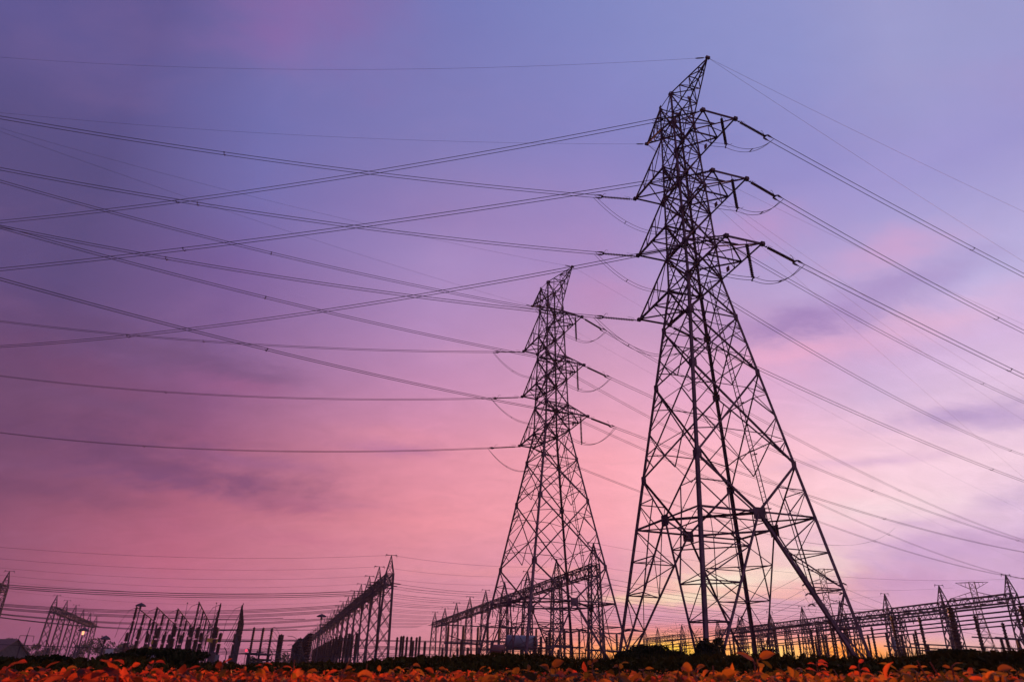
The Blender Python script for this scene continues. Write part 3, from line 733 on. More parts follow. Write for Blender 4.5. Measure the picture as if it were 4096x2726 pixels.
for x, y in [(-14.6, 102.2), (-13.2, 98.1), (-13.0, 100.2), (-12.4, 100.0), (-11.8, 101.0), (-11.1, 98.4)]:
    t = thing('post_insulator', 'dark ribbed post of the close group right of the long portal row', 'switchgear', (x, y, 0), 0, 'posts right of the long portal row'); post_parts(t, (0, 0, 0), 6.0, 2.6, .12, .2)
for k in range(16):
    t = thing('post_insulator', 'low dark post between the long portal row and the farther pylon', 'switchgear', (-20+2.0*k+random.uniform(-.5, .5), 122+random.uniform(-6, 16), 0), 0, 'low posts left of the farther pylon')
    post_parts(t, (0, 0, 0), random.choice([5.8, 6.3, 6.9]), 2.2, .16, .26)
# bus wires low in the left field
for k in range(16):
    z = 4.0+.42*k; y = 128+(k*7) % 31
    span((-67+(k % 4)*2, y+6, z), (-37-(k % 3), y-3, z), .15, .045, 'straight low busbar wire threading the tall posts left of centre', 'low bus wires left of centre', 4)
for k in range(9):
    z = 3.8+.36*k; y = 118+(k*5) % 17
    span((-27, y+4, z), (8, y-6, z), .1, .045, 'straight low busbar wire between the long portal row and the farther pylon', 'low bus wires left of the farther pylon', 4)
# horizontal-break switches on frames
for i, (x, y, h) in enumerate([(-6.5, 118, 8.6), (-4.0, 112, 6.2), (3.0, 122, 8.8), (9.5, 116, 8.4), (16, 120, 8.2), (-1, 150, 10.5), (12, 160, 10.5)]):
    t = thing('isolator_switch', 'flat switch frame with horizontal arms among the posts around the farther pylon', 'switchgear', (x, y, 0), R(14), 'isolator frames around the farther pylon')
    for k in (-2.4, 0, 2.4): post_parts(t, (k, 0, 0), h, 2.4, .16, .24)
    m = MB(); m.bar((-3.6, 0, h+.1), (3.6, 0, h+.1), .16); m.bar((-2.9, -.6, h-2.5), (2.9, -.6, h-2.5), .2); m.bar((-2.9, .6, h-2.5), (2.9, .6, h-2.5), .2); m.bar((-2.4, 0, h+.1), (-4.2, 1.0, h+.7), .12); m.bar((2.4, 0, h+.1), (4.3, -.8, h+.6), .12)
    m.build('switch_arm', YARD, t)
# power transformer with its conservator tank
t = thing('power_transformer', 'grey transformer with a big horizontal tank on top, at the foot of the farther pylon', 'transformer', (3.1, 98.7, 0), R(3))
m = MB(); m.box((0, 0, 2.0), (5.6, 3, 3.6)); m.box((0, 0, 3.9), (5.9, 3.2, .2))
for k in range(9): m.box((-2.6+.65*k, -1.62, 2.0), (.12, .3, 3.2))
m.build('tank_body', PAINT, t)
m = MB(); m.lathe([(0, .3), (.12, .7), (.3, .9), (4.0, .9), (4.18, .7), (4.3, .3)], (-2.9, 0, 5.6), (1, 0, 0), 20); m.build('conservator', PAINT, t, True)
m = MB(); m.lathe([(0, .2), (.1, .45), (.2, .52), (1.9, .52), (2.0, .4)], (-4.9, -.4, 4.75), (1, 0, 0), 16); m.build('oil_tank', PINKP, t, True)
for x in (-2.2, -.6, .9): m = MB(); m.bar((x, 0, 4.0), (x, 0, 4.8), .14); m.build('tank_support', YARD, t)
for x in (1.0, 1.75, 2.5):
    m = MB(); m.lathe([(.0, .2)]+rib(.05, 2.4, .24, 10), (x, -.9, 4.0), (0, 0, 1), 8); m.build('bushing', PORC, t)
m = MB(); m.box((3.6, 0, 2.6), (1.2, 1.4, 2.6)); m.tube([(2.9, 0, 3.4), (3.3, 0, 3.6), (3.8, 0, 3.5)], .12, 6); m.build('cooling_bank', YARD, t)
# tube busbars at the right
BUS = [((39.5, 260), (66.4, 82)), ((47.7, 260), (71.5, 88)), ((53, 260), (76.8, 93)), ((59.9, 275), (81.8, 98)), ((71.3, 275), (86.2, 100)), ((74.2, 275), (93.6, 105))]
TN6 = ['highest and nearest', 'second highest', 'third highest', 'fourth', 'fifth', 'lowest and farthest']
for i, (a, b) in enumerate(BUS):
    m = MB(); m.tube([V(a[0], a[1], 12.1), V((a[0]+b[0])/2, (a[1]+b[1])/2, 12.05), V(b[0], b[1], 12.1)], .12, 6)
    tag(m.build('busbar', YARD), f'long straight tube busbar at the right, {TN6[i]} of six in the picture', 'busbar', 'tube busbars at the right')
POST = [(63.2, 102.9, .5), (62.4, 117.5, .3), (67.4, 118.6, .3), (73.6, 114.0, .32), (70.0, 98.1, .42), (70.7, 141.4, .28), (65.0, 139.6, .28), (64.2, 143.5, .28), (63.6, 149.8, .28), (72.9, 173.1, .26), (72.7, 168.5, .26), (80.3, 155.0, .28), (87.4, 157.3, .3), (82.4, 147.4, .28), (89.3, 146.2, .28), (78.1, 127.8, .36), (83.2, 128.9, .32), (85.1, 124.9, .3), (58.9, 132.6, .25), (91.0, 126, .3)]
for i, (a, b) in enumerate(BUS):
    for k in range(6):
        f = .08+.105*k+.03*(i % 3); POST.append((a[0]+(b[0]-a[0])*f, a[1]+(b[1]-a[1])*f, .3))
PNAME = ['thickest dark busbar post at the right, just right of the tall portal peak']
for i, (x, y, r) in enumerate(POST):
    t = thing('busbar_post', PNAME[0] if i == 0 else 'dark ribbed post leaning under the tube busbars at the right', 'post', (x, y, 0), 0, 'posts under the tube busbars')
    post_parts(t, (0, 0, 0), 12.0, 6.0, round(r*.8, 2), r)
for i, (a, b, z) in enumerate([((62, 121), (95, 134), 7.6), ((63, 115), (90, 123), 7.7), ((73, 115), (86, 119), 8.9), ((84, 126), (94, 130), 9.7), ((60, 107), (78, 110.5), 6.4)]):
    m = MB(); m.tube([V(*a, z), V(*b, z)], .1, 6); tag(m.build('busbar', YARD), 'low cross busbar tube sloping down to the right beneath the long tubes', 'busbar', 'cross busbars at the right')
    d = V(*b, 0)-V(*a, 0)
    for f in (.12, .52, .88):
        p = V(*a, 0)+d*f; t = thing('busbar_post', 'shorter dark post under the low cross busbars at the right', 'post', p, 0, 'short posts under the cross busbars'); post_parts(t, (0, 0, 0), z, 2.8, .24, .32)
# small box hung high at the right, lightning rods, signs
t = thing('marker_box', 'small pale grey box hung on the portal column beside the right-hand leg', 'box', (73.4, 139, 9.0), R(12)); m = MB(); m.box((0, 0, 0), (1.1, .5, 2.0)); m.box((0, -.27, 0), (.9, .04, 1.8)); m.build('case', PAINT, t); m = MB(); m.bar((0, .2, -9.6), (0, .2, 1.2), .16); m.build('pole', YARD, t)
for i, (x, y) in enumerate([(-58.3, 134.5), (-52.4, 133), (-47.5, 133)]):
    m = MB(); m.tube([(x, y, 0), (x+.15, y, 9), (x, y, 12.4)], .06, 5, .03); m.lathe([(0, .1), (.2, .1)], (x, y, 12.2), (0, 0, 1), 5)
    tag(m.build('lightning_rod', YARD), ['thin bent rod rising above the second slanting tube frame', 'thin bent rod rising above the third slanting tube frame', 'thin bent rod left of the tallest slanting tube frame'][i], 'rod', 'lightning rods left of centre')
for i, (x, y, z) in enumerate([(-58.6, 126.0, 5.3), (-58.9, 126.2, 4.4), (-46.6, 119.0, 5.6), (-45.9, 119.2, 5.5)]):
    m = MB(); m.box((x, y-.3, z), (.9, .06, .55), R(15)); m.box((x, y-.2, z), (.1, .2, .3)); tag(m.build('warning_plate', YELL), ['upper yellow plate on a post of the second slanting tube frame', 'lower yellow plate on a post of the second slanting tube frame', 'yellow plate at left on the fifth slanting tube frame', 'yellow plate at right on the fifth slanting tube frame'][i], 'sign', 'yellow plates on the tall posts')
m = MB(); m.box((-64.6, 129.6, 4.3), (1.0, .3, .5)); m.box((-64.6, 129.4, 4.3), (.7, .1, .3)); tag(m.build('warning_plate', SIGN), 'small dark red plate low on the leftmost slanting tube frame', 'sign')
t = thing('signal_lamp', 'tiny glowing red lamp low between the posts left of the three slender columns', 'lamp', (-45.3, 132.5, 0)); m = MB(); m.lathe([(0, .05), (4.4, .05)], (0, 0, 0), (0, 0, 1), 5); m.build('pole', YARD, t); m = MB(); m.lathe([(0, .1), (.1, .22), (.35, .2), (.45, .08)], (0, 0, 4.4), (0, 0, 1), 8); m.build('lens', REDL, t)
# ------------------------------------------------------------------ lamps, pole, distant pylons
def lamp(label, x, y, h, r, lit=False):
    t = thing('street_lamp', label, 'lamp', (x, y, 0), 0, 'domed yard lamps')
    m = MB(); m.lathe([(0, .16), (.3, .14), (h-.9, .09), (h-.2, .07)], (0, 0, 0), (0, 0, 1), 8); m.build('pole', YARD, t)
    m = MB(); m.lathe([(-.15, r), (0, r*.95), (.25, r*.6), (.42, r*.2), (.5, .06)], (0, 0, h-.4), (0, 0, 1), 14); m.build('lamp_shade', YARD, t)
    m = MB(); m.lathe([(-.9, .06), (-.7, .2), (-.3, .22), (-.1, .1)], (0, 0, h-.4), (0, 0, 1), 8); m.build('bulb', LAMPM if lit else GLASS, t)
lamp('domed yard lamp with a glowing orange bulb in front of the left portals', -82.7, 146.7, 8.2, 1.05, True)
lamp('unlit domed yard lamp in front of the trees, right of the glowing lamp', -68.8, 129.3, 6.2, .85)
lamp('tall slim yard lamp with a flat disc top above the leftmost slanting tube', -72.6, 146.4, 13.0, 1.0)
lamp('tall slim yard lamp with a flat disc top left of the long portal row', -40.1, 161.6, 13.0, 1.1)
t = thing('utility_pole', 'short utility pole with a square crossarm bracket at the far left', 'pole', (-134.9, 211.8, 0)); m = MB(); m.lathe([(0, .25), (9.2, .16)], (0, 0, 0), (0, 0, 1), 8); m.build('pole', CONC, t)
m = MB(); m.bar((-2, 0, 8.9), (2, 0, 8.9), .14); m.bar((-2, 0, 8.9), (-2.1, 0, 7.3), .1); m.bar((2, 0, 8.9), (2.1, 0, 7.3), .1); m.bar((0, 0, 9), (.1, 0, 11.2), .1); m.build('crossarm', YARD, t)
def far_pylon(label, x, y, rz, zs, arms, top, wb, strings=True):
    t = thing('transmission_tower', label, 'pylon', (x, y, 0), rz, 'small pylons in the distance')
    m = MB(); H = zs[-1]; wf = lambda z: wb+(1.1-wb)*min(1, z/31)
    c = lambda k, z: V(CN[k % 4][0]*wf(z), CN[k % 4][1]*wf(z), z)
    for k in range(4):
        m.bar(c(k, 0), c(k, 31), .22); m.bar(c(k, 31), c(k, H), .18)
        for i in range(len(zs)-1):
            m.bar(c(k, zs[i]), c(k+1, zs[i+1]), .12); m.bar(c(k+1, zs[i]), c(k, zs[i+1]), .12); m.bar(c(k, zs[i+1]), c(k+1, zs[i+1]), .12)
    m.build('tower_body', YARD, t)
    for z, L, rise in arms:
        m = MB()
        for s in (-1, 1):
            T = V(s*L, 0, z)
            for e in (-1, 1):
                m.bar(V(s*1.0, e*1.0, z), T, .16); m.bar(V(s*1.0, e*1.0, z+rise), T, .13)
                for f in (.3, .6): m.bar(V(s*1.0, e, z)+(T-V(s*1.0, e, z))*f, V(s*1.0, e, z+rise)+(T-V(s*1.0, e, z+rise))*f, .08)
        o = m.build('crossarm', YARD, t)
        if strings and rise > 0:
            for s in (-1, 1):
                for q in (-.9, .75):
                    m = MB(); d = V(s*.55*q*1.5, -1, -.5); m.lathe([(0, .1), (.3, .3), (2.3, .3), (2.7, .1)], (s*L, 0, z), d, 6); m.build('insulator', PORC, o)
        if strings and rise > 0:
            for s in (-1, 1):
                m = MB(); m.tube(droop(V(s*(L+1.5), -2, z-1.2), V(s*(L-1.8), 2, z-1.2), 3.0, 10), .06, 4); m.build('jumper_loop', WIREM, o)
far_pylon('small pylon with three pairs of arms seen beyond the right leg of the nearest pylon', 129.7, 291.5, R(-22), [0, 8, 14, 19, 23.5, 27, 31, 34, 37, 40, 42.5, 45], [(39.4, 7, 1.6), (35.7, 6.4, 1.6), (31.6, 6.0, 1.6), (44.8, 5.6, -1.4)], 45, 4.5)
far_pylon('small pylon with a wide flat T-shaped top behind the busbars at the right', 207.0, 316.8, R(-28), [0, 8, 14, 19, 23.5, 27, 31, 34, 37, 40, 42.5, 45], [(38.4, 9, 2.4), (44.8, 6.2, -2.8)], 45, 4.0)
for i, (z, s) in enumerate([(39, -1), (35.5, -1), (31.4, -1), (39, 1), (35.5, 1), (44.5, -1)]):
    p = V(129.7+s*6.5, 291.5-s*2.5, z-1.5); span(p, (40-i*3 if s < 0 else 260, 330 if s < 0 else 330, 14 if s < 0 else 24), 6, .05, 'faint wire spreading from the small pylon beyond the right leg', 'faint wires of the distant pylons', 16)
# ------------------------------------------------------------------ fence, house, van, far trees
t = thing('chain_link_fence', 'low wire fence along the yard behind the bank at the left', 'fence')
FA, FB = V(-34, 50, 0), V(-13, 59, 0); n = 15
for i in range(n):
    p = FA+(FB-FA)*(i/(n-1)); m = MB(); m.tube([p, p+V(0, 0, 2.5), p+V(-.1, -.3, 2.8)], .035, 5); m.build('post', YARD, t)
for z in (2.45, 1.5, .4):
    m = MB(); m.tube([FA+V(0, 0, z), FB+V(0, 0, z)], .022, 4); m.build('rail', YARD, t)
m = MB(); L = (FB-FA).length; q = int(L/.3)
for i in range(q):
    p = FA+(FB-FA)*(i/q); d = (FB-FA)/q*6
    if i+6 <= q: m.tube([p+V(0, 0, .4), p+d+V(0, 0, 2.4)], .004, 3); m.tube([p+V(0, 0, 2.4), p+d+V(0, 0, .4)], .004, 3)
m.build('mesh', WIREM, t)
m = MB(); m.box((-26.9, 51.5, 2.25), (.5, .03, .28), R(20)); m.box((-26.9, 51.53, 2.0), (.04, .03, .8), R(20)); tag(m.build('notice_board', WHITE), 'small pale board on the fence below the left portals', 'sign')
t = thing('gable_house', 'low house with a pale sloping roof edge at the far left', 'house', (-118.6, 178, 0), R(-25))
m = MB(); m.add([(-5, -4, 0), (5, -4, 0), (5, 4, 0), (-5, 4, 0), (-5, -4, 3.4), (5, -4, 3.4), (5, 4, 3.4), (-5, 4, 3.4), (5, 0, 6.4), (-5, 0, 6.4)], [(0, 1, 5, 4), (2, 3, 7, 6), (1, 2, 6, 8, 5), (3, 0, 4, 9, 7)]); m.build('wall', CONC, t)
m = MB()
for s in (-1, 1): m.add([(-5.5, s*4.6, 3.0), (5.5, s*4.6, 3.0), (5.5, 0, 6.6), (-5.5, 0, 6.6), (-5.5, s*4.6, 3.25), (5.5, s*4.6, 3.25), (5.5, 0, 6.85), (-5.5, 0, 6.85)], [(0, 1, 2, 3), (7, 6, 5, 4), (0, 4, 5, 1), (1, 5, 6, 2), (3, 7, 4, 0)])
m.build('roof', ROOFM, t)
for x in (-2.5, 2.0): m = MB(); m.box((x, -4.03, 1.9), (1.3, .08, 1.2)); m.build('window', GLASS, t)
t = thing('parked_van', 'pale van parked between the house and the left portals', 'van', (-97.5, 162, 0), R(20))
m = MB(); m.add([(-2.6, -1, .5), (2.6, -1, .5), (2.6, -1, 1.5), (1.7, -1, 1.7), (1.1, -1, 2.6), (-2.5, -1, 2.7), (-2.6, 1, .5), (2.6, 1, .5), (2.6, 1, 1.5), (1.7, 1, 1.7), (1.1, 1, 2.6), (-2.5, 1, 2.7)], [(0, 1, 2, 3, 4, 5), (11, 10, 9, 8, 7, 6)]+[(i, 6+i, 6+(i+1) % 6, (i+1) % 6) for i in range(6)]); m.build('body', VANM, t)
for x in (-1.6, 1.7):
    for y in (-1, 1): m = MB(); m.lathe([(0, .36), (.2, .36)], (x, y-.1, .38), (0, 1, 0), 14); m.build('wheel', PORC, t)
m = MB(); m.box((-.4, -1.02, 2.1), (2.4, .04, .6)); m.build('window', GLASS, t)
def leafcloud(mb, c, rx, ry, rz, n, s, rnd):
    for _ in range(n):
        while True:
            p = V(rnd.uniform(-1, 1), rnd.uniform(-1, 1), rnd.uniform(-1, 1))
            if .25 < p.length < 1: break
        q = c+V(p.x*rx, p.y*ry, p.z*rz); a = V(rnd.gauss(0, 1), rnd.gauss(0, 1), rnd.gauss(0, 1)).normalized(); b = a.orthogonal().normalized(); k = s*rnd.uniform(.6, 1.5)
        mb.add([q-a*k, q+b*k*.5, q+a*k, q-b*k*.5], [(0, 1, 2, 3)])
rt = random.Random(3)
TREES = [(-232, 350, 13.2), (-217, 336, 12.0), (-228, 365, 11.4), (-222, 368, 10.4), (-202, 368, 15.4), (-188, 353, 12.8), (-193, 373, 13.2), (-184, 366, 12.6), (-189, 386, 12.3), (-210, 375, 12.5), (-169, 340, 10.6), (-186, 398, 12.5), (-160, 350, 10.6), (-176, 352, 11.4), (-240, 372, 11.5), (-152, 342, 10.2), (-143, 352, 9.4), (-108, 330, 9.8), (-97, 335, 9.6)]
for i, (x, y, h) in enumerate(TREES):
    lab = 'dark round tree in the clump far left behind the house' if x < -215 else ('tallest dark tree, rising beside the last of the left portals' if h > 15 else 'dark bushy tree in the far line behind the left portals and fence')
    t = thing('broadleaf_tree', lab, 'tree', (x, y, 0), 0, 'far trees at the left')
    m = MB(); m.tube([(0, 0, 0), (.2, 0, h*.4), (.1, .1, h*.75)], .35, 6, .12)
    for k in range(3): a = k*2.1; m.tube([(.1, 0, h*.4), (math.cos(a)*h*.16, math.sin(a)*h*.16, h*.7)], .16, 5, .05)
    m.build('trunk', BARK, t)
    m = MB()
    for k in range(9):
        a = rt.uniform(0, 6.28); rr = rt.uniform(.1, .34)*h; zz = h*rt.uniform(.38, .84) if k else h*.88
        leafcloud(m, V(math.cos(a)*rr, math.sin(a)*rr, zz), h*.17, h*.17, h*.13, 60, .42, rt)
    m.build('crown', TREEM, t)
# ------------------------------------------------------------------ dark overgrown bank
def ray(px, py):                                          # direction of a point of the picture, unit horizontal length
    X, Y = px-1178, -(py-784); a = X*c_+Y*s_; b = -X*s_+Y*c_
    v = V(a/1571, math.cos(TH)-b/1571*math.sin(TH), math.sin(TH)+b/1571*math.cos(TH)); return v/math.hypot(v.x, v.y)
rh = random.Random(11)
m = MB()
for _ in range(52000):
    a = R(rh.uniform(-44, 44)); r = 9.5+rh.random()**.8*12.5; x, y = r*math.sin(a), r*math.cos(a)
    b = .5+.5*bump(x*1.7+3, y*1.3); up = rh.random()**1.6*(.10+.24*b)
    q = V(x, y, ground(x, y)+up); n = V(rh.gauss(0, .8), rh.gauss(-.3, .8), rh.gauss(.5, .6)).normalized()
    e = n.orthogonal().normalized(); e = Quaternion(n, rh.uniform(0, 6.28)) @ e; f = n.cross(e); k = rh.uniform(.025, .07)*(.8+r/25)
    m.add([q-e*k, q+f*k*.55-e*k*.1, q+e*k*1.1, q-f*k*.55-e*k*.1], [(0, 1, 2, 3)])
tag(m.build('bank_undergrowth', HEDGE), 'dark creeping leaves covering the bank behind the crop', 'undergrowth', None, 'stuff')
m = MB()
for _ in range(5200):
    a = R(rh.uniform(-43, 43)); r = rh.uniform(18.5, 21.5); x, y = r*math.sin(a), r*math.cos(a); z = ground(x, y)+.08
    h = rh.uniform(.10, .30)*(1.2 if a > 0 else .7); l = V(rh.gauss(0, .25), rh.gauss(0, .25), 0)*h; w = .006
    m.add([(x-w, y, z), (x+w, y, z), (x+l.x*.4+w*.7, y+l.y*.4, z+h*.6), (x+l.x, y+l.y, z+h), (x+l.x*.4-w*.7, y+l.y*.4, z+h*.6)], [(0, 1, 2, 3, 4)])
tag(m.build('bank_grass', HEDGE), 'fringe of dark grass blades along the crest of the bank', 'grass', None, 'stuff')
def bush(label, px, py, D, w, h, n, s, lobes, mat_=BUSHM, name='shrub'):
    d = ray(px, py)*D; g = ground(d.x, d.y); top = HC+d.z; H = top-g
    t = thing(name, label, 'shrub', (d.x, d.y, g), 0); m = MB()
    for k in range(5):
        a = rh.uniform(0, 6.28); m.tube([(0, 0, -.05), (math.cos(a)*w*.15, math.sin(a)*w*.15, H*.4), (math.cos(a)*w*.3, math.sin(a)*w*.3, H*.75)], .02*H, 5, .006*H)
    m.build('stem', BARK, t); m = MB()
    for k in range(lobes):
        a = rh.uniform(0, 6.28); u = rh.random()**.5; zz = H*rh.uniform(.15, .86); rr = w*.5*u*math.sqrt(max(.05, 1-(zz/H)**2))
        leafcloud(m, V(math.cos(a)*rr, math.sin(a)*rr, zz), w*.17, w*.17, H*.15, n, s, rh)
    m.build('foliage', mat_, t); return t
bush('round dark bush on the bank in front of the left legs of the nearest pylon', 1490, 1482, 22, 1.8, 1, 260, .05, 44)
bush('low dark bush trailing right of the round bush', 1570, 1497, 23, 2.2, 1, 220, .05, 30)
bush('thick creeper mound wrapping the foot of the near leg of the nearest pylon', 1632, 1464, 41.0, 2.1, 1, 300, .10, 40)
bush('small dark shrub behind the far leg of the nearest pylon', 1768, 1488, 58, 3.0, 1, 160, .14, 16)
bush('spreading leafy bush on the crest at the right below the thickest post', 2188, 1492, 21.5, 1.6, 1, 200, .06, 20)
bush('low bush on the crest at the far right edge', 2300, 1506, 20.5, 2.0, 1, 160, .05, 14)
bush('dark hummock of leaves on the bank below the slanting tubes', 380, 1491, 20, 2.6, 1, 200, .05, 22)
bush('dark hummock of leaves on the bank at the left', 85, 1502, 19.5, 1.8, 1, 180, .05, 16)
# tall seeding grass beside the near leg
for i, (px, py, D) in enumerate([(1545, 1452, 38), (1562, 1440, 38), (1578, 1436, 38.5), (1592, 1448, 39), (1604, 1456, 39), (1650, 1446, 40), (1535, 1468, 37.5), (1570, 1462, 37)]):
    d = ray(px, py)*D; g = ground(d.x, d.y); H = HC+d.z-g; t = thing('tall_grass', 'thin seeding grass stalk beside the creeper-covered leg of the nearest pylon', 'grass', (d.x, d.y, g), 0, 'seeding grass stalks')
    lx = rh.uniform(-.5, .25); m = MB(); pts = [V(lx*(k/8)**2, 0, H*k/8) for k in range(9)]; m.tube(pts, .014, 4, .004)
    m.build('stalk', STEMM if False else BUSHM, t); m = MB()
    for k in range(26):
        f = rh.uniform(.62, 1); p = V(lx*f*f, 0, H*f); e = p+V(rh.uniform(-.35, .35), rh.uniform(-.3, .3), rh.uniform(.02, .30)); m.tube([p, (p+e)/2+V(0, 0, .05), e], .005, 3, .003)
        m.lathe([(0, .004), (.05, .013), (.1, .004)], e, e-p, 4)
    m.build('seed_head', BUSHM, t); m = MB()
    for k in range(5):
        z = rh.uniform(.1, .5)*H; b = rh.choice((-1, 1)); m.tube([V(0, 0, z), V(b*.3, .05, z+.45), V(b*.75, .1, z+.5), V(b*1.05, .1, z+.25)], .02, 3, .004)
    m.build('blade', BUSHM, t)
for i, (px, py, D) in enumerate([(1398, 1490, 70), (1412, 1494, 71), (1370, 1497, 70), (2130, 1498, 22), (2262, 1496, 21.5), (1340, 1498, 70)]):
    d = ray(px, py)*D; g = ground(d.x, d.y); H = HC+d.z-g; t = thing('weed', 'spiky dark weed on the skyline of the bank', 'weed', (d.x, d.y, g), 0, 'spiky weeds on the skyline'); m = MB()
    for k in range(12):
        a = rh.uniform(0, 6.28); l = H*rh.uniform(.25, .42); m.tube([V(0, 0, H*.5*rh.random()), V(math.cos(a)*l*.4, math.sin(a)*l*.4, H*.55+l*.5), V(math.cos(a)*l*.7, math.sin(a)*l*.7, H*.6+l*rh.uniform(.6, .95))], H*.012, 4, H*.003)
    m.tube([V(0, 0, 0), V(0, 0, H)], H*.012, 4, H*.004); m.build('blades', BUSHM, t)
# ------------------------------------------------------------------ crop leaves in front
def leaf(m, p, d, n, L, Wd, curl=.35, fold=.25):
    d = Vector(d).normalized(); n = Vector(n); n = (n-d*n.dot(d)).normalized(); s = d.cross(n)
    prof = [(0, .10), (.10, .62), (.24, .94), (.40, 1.0), (.58, .84), (.76, .52), (.90, .22), (1, .0)]
    vs = []; c = Vector(p)
    for i, (t, w) in enumerate(prof):
        ang = -curl*t*1.6; dd = d*math.cos(ang)+n*math.sin(ang); nn = n*math.cos(ang)-d*math.sin(ang)
        if i: c = c+dd*L*(t-prof[i-1][0])
        for k in (-1, -.5, 0, .5, 1):
            back = -.10*L*abs(k) if t < .12 else 0
            vs.append(c+s*(k*w*Wd*.5)+nn*(abs(k)*fold*w*Wd*.5)+dd*back+nn*(.02*L*math.sin(7*t+k*3)))
    m.add(vs, [(i*5+k, i*5+k+1, i*5+k+6, i*5+k+5) for i in range(len(prof)-1) for k in range(4)])
rl = random.Random(29)
def rand_leaf(m, p, L, up=.35):
    a = rl.uniform(0, 6.28); el = rl.gauss(.05, .45)
    d = V(math.cos(a)*math.cos(el), math.sin(a)*math.cos(el), math.sin(el)); n = V(rl.gauss(0, .55), rl.gauss(-.25, .6), 1.0)
    leaf(m, p, d, n, L, L*rl.uniform(.38, .66), rl.uniform(.1, 1.1), rl.uniform(.05, .8))
m = MB(); mr = MB(); st = MB()
for _ in range(34000):
    a = rl.uniform(-43, 43); r = 1.5+8.0*rl.random()**1.35; x, y = r*math.sin(R(a)), r*math.cos(R(a))
    top = HC+r*math.tan(R(el_canopy(a)+rl.gauss(0, .27)))-(.004+.05*rl.random()**1.5*r)
    L = rl.uniform(.016, .036)*(1 if r < 3 else 1.3); red = rl.random() < max(.1, min(.85, .35-a*.022)); rand_leaf(mr if red else m, V(x, y, top-L*.2), L)  # red light painted in: share of red-tinted leaves grows leftward
    if rl.random() < .35: st.tube([V(x, y, top-.3), V(x+rl.gauss(0, .03), y+rl.gauss(0, .03), top-.12), V(x, y, top-L*.2)], .003, 4, .0018)
tag(m.build('crop_leaves', LEAF, None, True), 'carpet of orange-lit crop leaves along the bottom of the picture', 'crop', None, 'stuff')
tag(mr.build('crop_leaves', LEAFR, None, True), 'leaves with red light painted in, mixed into the crop along the bottom, thickest at left', 'crop', None, 'stuff')
tag(st.build('crop_stems', STEMM), 'tangle of thin reddish stems among the crop leaves', 'crop', None, 'stuff')
def sprig(label, px, py, D, nl, L, lean=0, H=.36, big=None):
    D *= 1.35; d = ray(px, py+4)*D; top = V(0, 0, H); t = thing('leafy_plant', label, 'plant', (d.x, d.y, HC+d.z-H), 0, 'leafy sprigs standing above the crop')
    m = MB(); pts = [V(-lean*(1-k/6)**2, 0, H*k/6) for k in range(7)]; m.tube(pts, .0045, 5, .002); m.build('stem', STEMM, t)
    for k in range(nl):
        f = 1-.62*(k/max(1, nl-1))**1.1 if nl > 1 else 1; p = V(-lean*(1-f)**2, 0, H*f); a = k*2.4+rl.uniform(-.4, .4); el = rl.uniform(.1, .8) if k < 3 else rl.uniform(-.5, .5)
        dd = V(math.cos(a)*math.cos(el), math.sin(a)*math.cos(el), math.sin(el)); LL = L*rl.uniform(.75, 1.15)*(1 if k > 1 else .8)
        pe = p+dd*LL*.35; m = MB(); leaf(m, pe, dd+V(0, 0, -.15), V(rl.gauss(0, .4), -.35+rl.gauss(0, .4), 1), LL, LL*rl.uniform(.5, .72), rl.uniform(.1, .6), rl.uniform(.15, .6))
        o = m.build('leaf', LEAFR if px < 660 or 'red' in label or 'flame' in label else LEAF, t, True); m = MB(); m.tube([p, (p+pe)/2, pe], .0018, 4); m.build('leaf_stalk', STEMM, o)  # left-hand and red sprigs take the leaf with red light in its colour
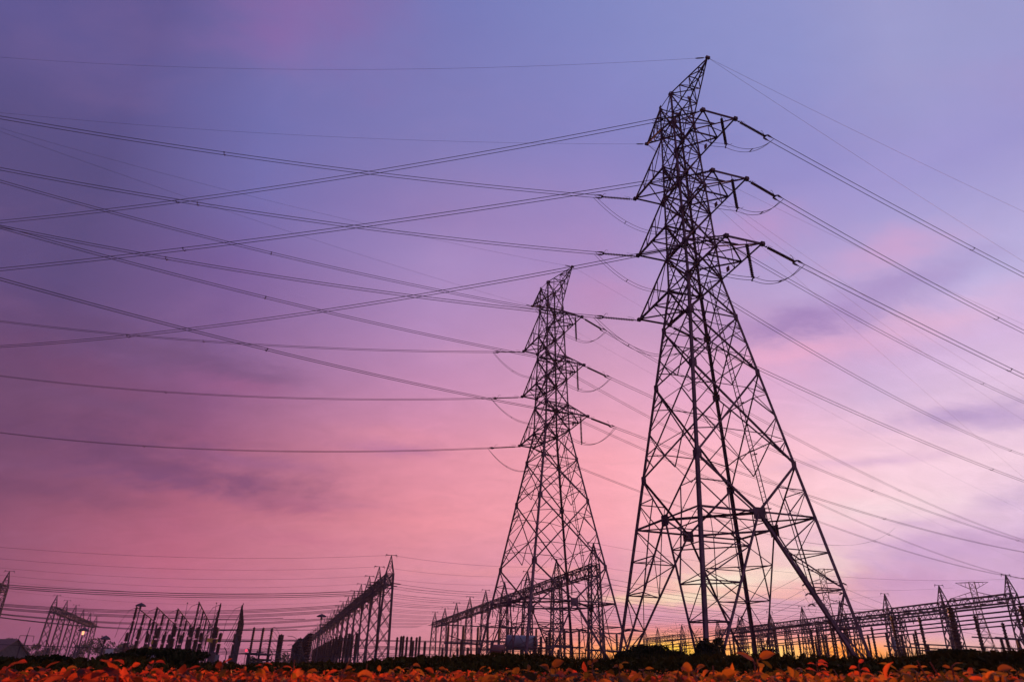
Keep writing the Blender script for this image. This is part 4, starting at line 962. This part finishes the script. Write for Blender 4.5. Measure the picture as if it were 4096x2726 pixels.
SPR = [('tall bright sprig left of centre-left, highest of the crop, with a folded top leaf', 256, 1516, 1.75, 8, .085), ('star-shaped sprig of pointed leaves right of the tallest one', 352, 1521, 1.9, 8, .085), ('red-lit leaf cluster at the left edge', 18, 1532, 1.5, 7, .10), ('broad dull leaf standing left of the tallest sprig', 100, 1537, 1.6, 4, .115),
 ('pointed red leaf rising between the left edge and the tallest sprig', 160, 1541, 1.5, 4, .11), ('leaning sprig with small curled leaves above the long portal row end', 512, 1522, 1.9, 6, .075), ('small three-leaf tip below the three slender columns', 604, 1522, 2.0, 5, .075), ('bright red notched leaf pair left of the bare twig', 645, 1533, 1.8, 4, .085),
 ('low sprig with narrow leaves below the long portal row', 790, 1536, 1.9, 6, .08), ('upright pointed leaf below the portals right of centre-left', 945, 1528, 2.2, 3, .09), ('pale rounded leaf left of the broad leaf below the farther pylon', 1190, 1538, 1.9, 4, .10), ('broad upright leaf below the farther pylon', 1265, 1534, 1.7, 5, .115),
 ('curled bright leaf below the gap between the two pylons', 1362, 1522, 2.0, 5, .09), ('arched bright leaf in front of the left leg of the nearest pylon', 1425, 1525, 1.9, 5, .09), ('small rounded sprig in front of the round bush', 1480, 1535, 1.9, 6, .08), ('bushy sprig of pointed leaves below the creeper mound', 1600, 1536, 1.7, 8, .09),
 ('largest broad leaf held high, dull orange against the bank, right of the near leg', 1742, 1516, 1.55, 3, .135), ('narrow bright leaf cluster right of the largest broad leaf', 1830, 1535, 1.8, 6, .08), ('flame-shaped sprig in front of the right leg of the nearest pylon', 1878, 1520, 2.0, 7, .085), ('thin upright red sprig right of the flame-shaped one', 1975, 1524, 2.1, 5, .075),
 ('broad curved leaf below the busbars at the right', 2070, 1535, 1.7, 4, .12), ('leaning sprig below the leafy bush at the right', 2190, 1528, 1.9, 6, .085), ('dull broad leaf cluster near the right edge', 2290, 1545, 1.6, 6, .10), ('rounded leaf cluster below the transformer tank', 1100, 1540, 1.8, 6, .09), ('leaf cluster at centre-left below the curving cables', 700, 1545, 1.7, 6, .09), ('curved horn-like leaf standing below the portals', 905, 1535, 2.0, 3, .085), ('leaf cluster left of the star-shaped sprig', 300, 1535, 1.7, 6, .085), ('crowded leaves right of the star-shaped sprig', 430, 1537, 1.7, 7, .085)]
for lab, px, py, D, nl, L in SPR: sprig(lab, px, py, D, nl+6, L*.42, rl.uniform(-.06, .06), .16)
for i, (px, py, D, lx) in enumerate([(678, 1516, 1.8, 0), (806, 1514, 1.9, .05), (845, 1526, 1.9, .01), (1640, 1530, 1.9, .0), (1735, 1520, 1.8, 0), (2110, 1518, 1.9, -.045), (2140, 1522, 1.9, -.05)]):
    d = ray(px, py)*D; H = .3; m = MB(); o = V(d.x, d.y, HC+d.z); m.tube([o+V(-lx*2.4, 0, -H), o+V(-lx, 0, -.12), o], .004, 5, .0015)
    tag(m.build('bare_twig', STEMM), ['thin straight bare twig below the dark bushing stack', 'slanting bright twig leaning right below the long portal row', 'thin faint twig right of the slanting bright twig', 'thin pale twig below the near leg', 'thin pale twig beside the largest broad leaf', 'left of two leaning twigs below the leafy bush at right', 'right of two leaning twigs below the leafy bush at right'][i], 'twig', 'bare twigs above the crop')

# ------------------------------------------------------------------ evening haze
HZ = bpy.data.materials.new('evening_haze'); HZ.use_nodes = True; ht = HZ.node_tree; ht.nodes.clear()
hv = ht.nodes.new('ShaderNodeVolumePrincipled'); ho = ht.nodes.new('ShaderNodeOutputMaterial'); ht.links.new(hv.outputs[0], ho.inputs['Volume'])
hv.inputs['Color'].default_value = (.86, .74, .86, 1); hv.inputs['Density'].default_value = .0002; hv.inputs['Anisotropy'].default_value = .25
m = MB(); m.box((0, 0, 41.5), (1520, 1520, 89)); tag(m.build('haze', HZ), 'thin evening haze over the yard', 'haze', None, 'stuff')
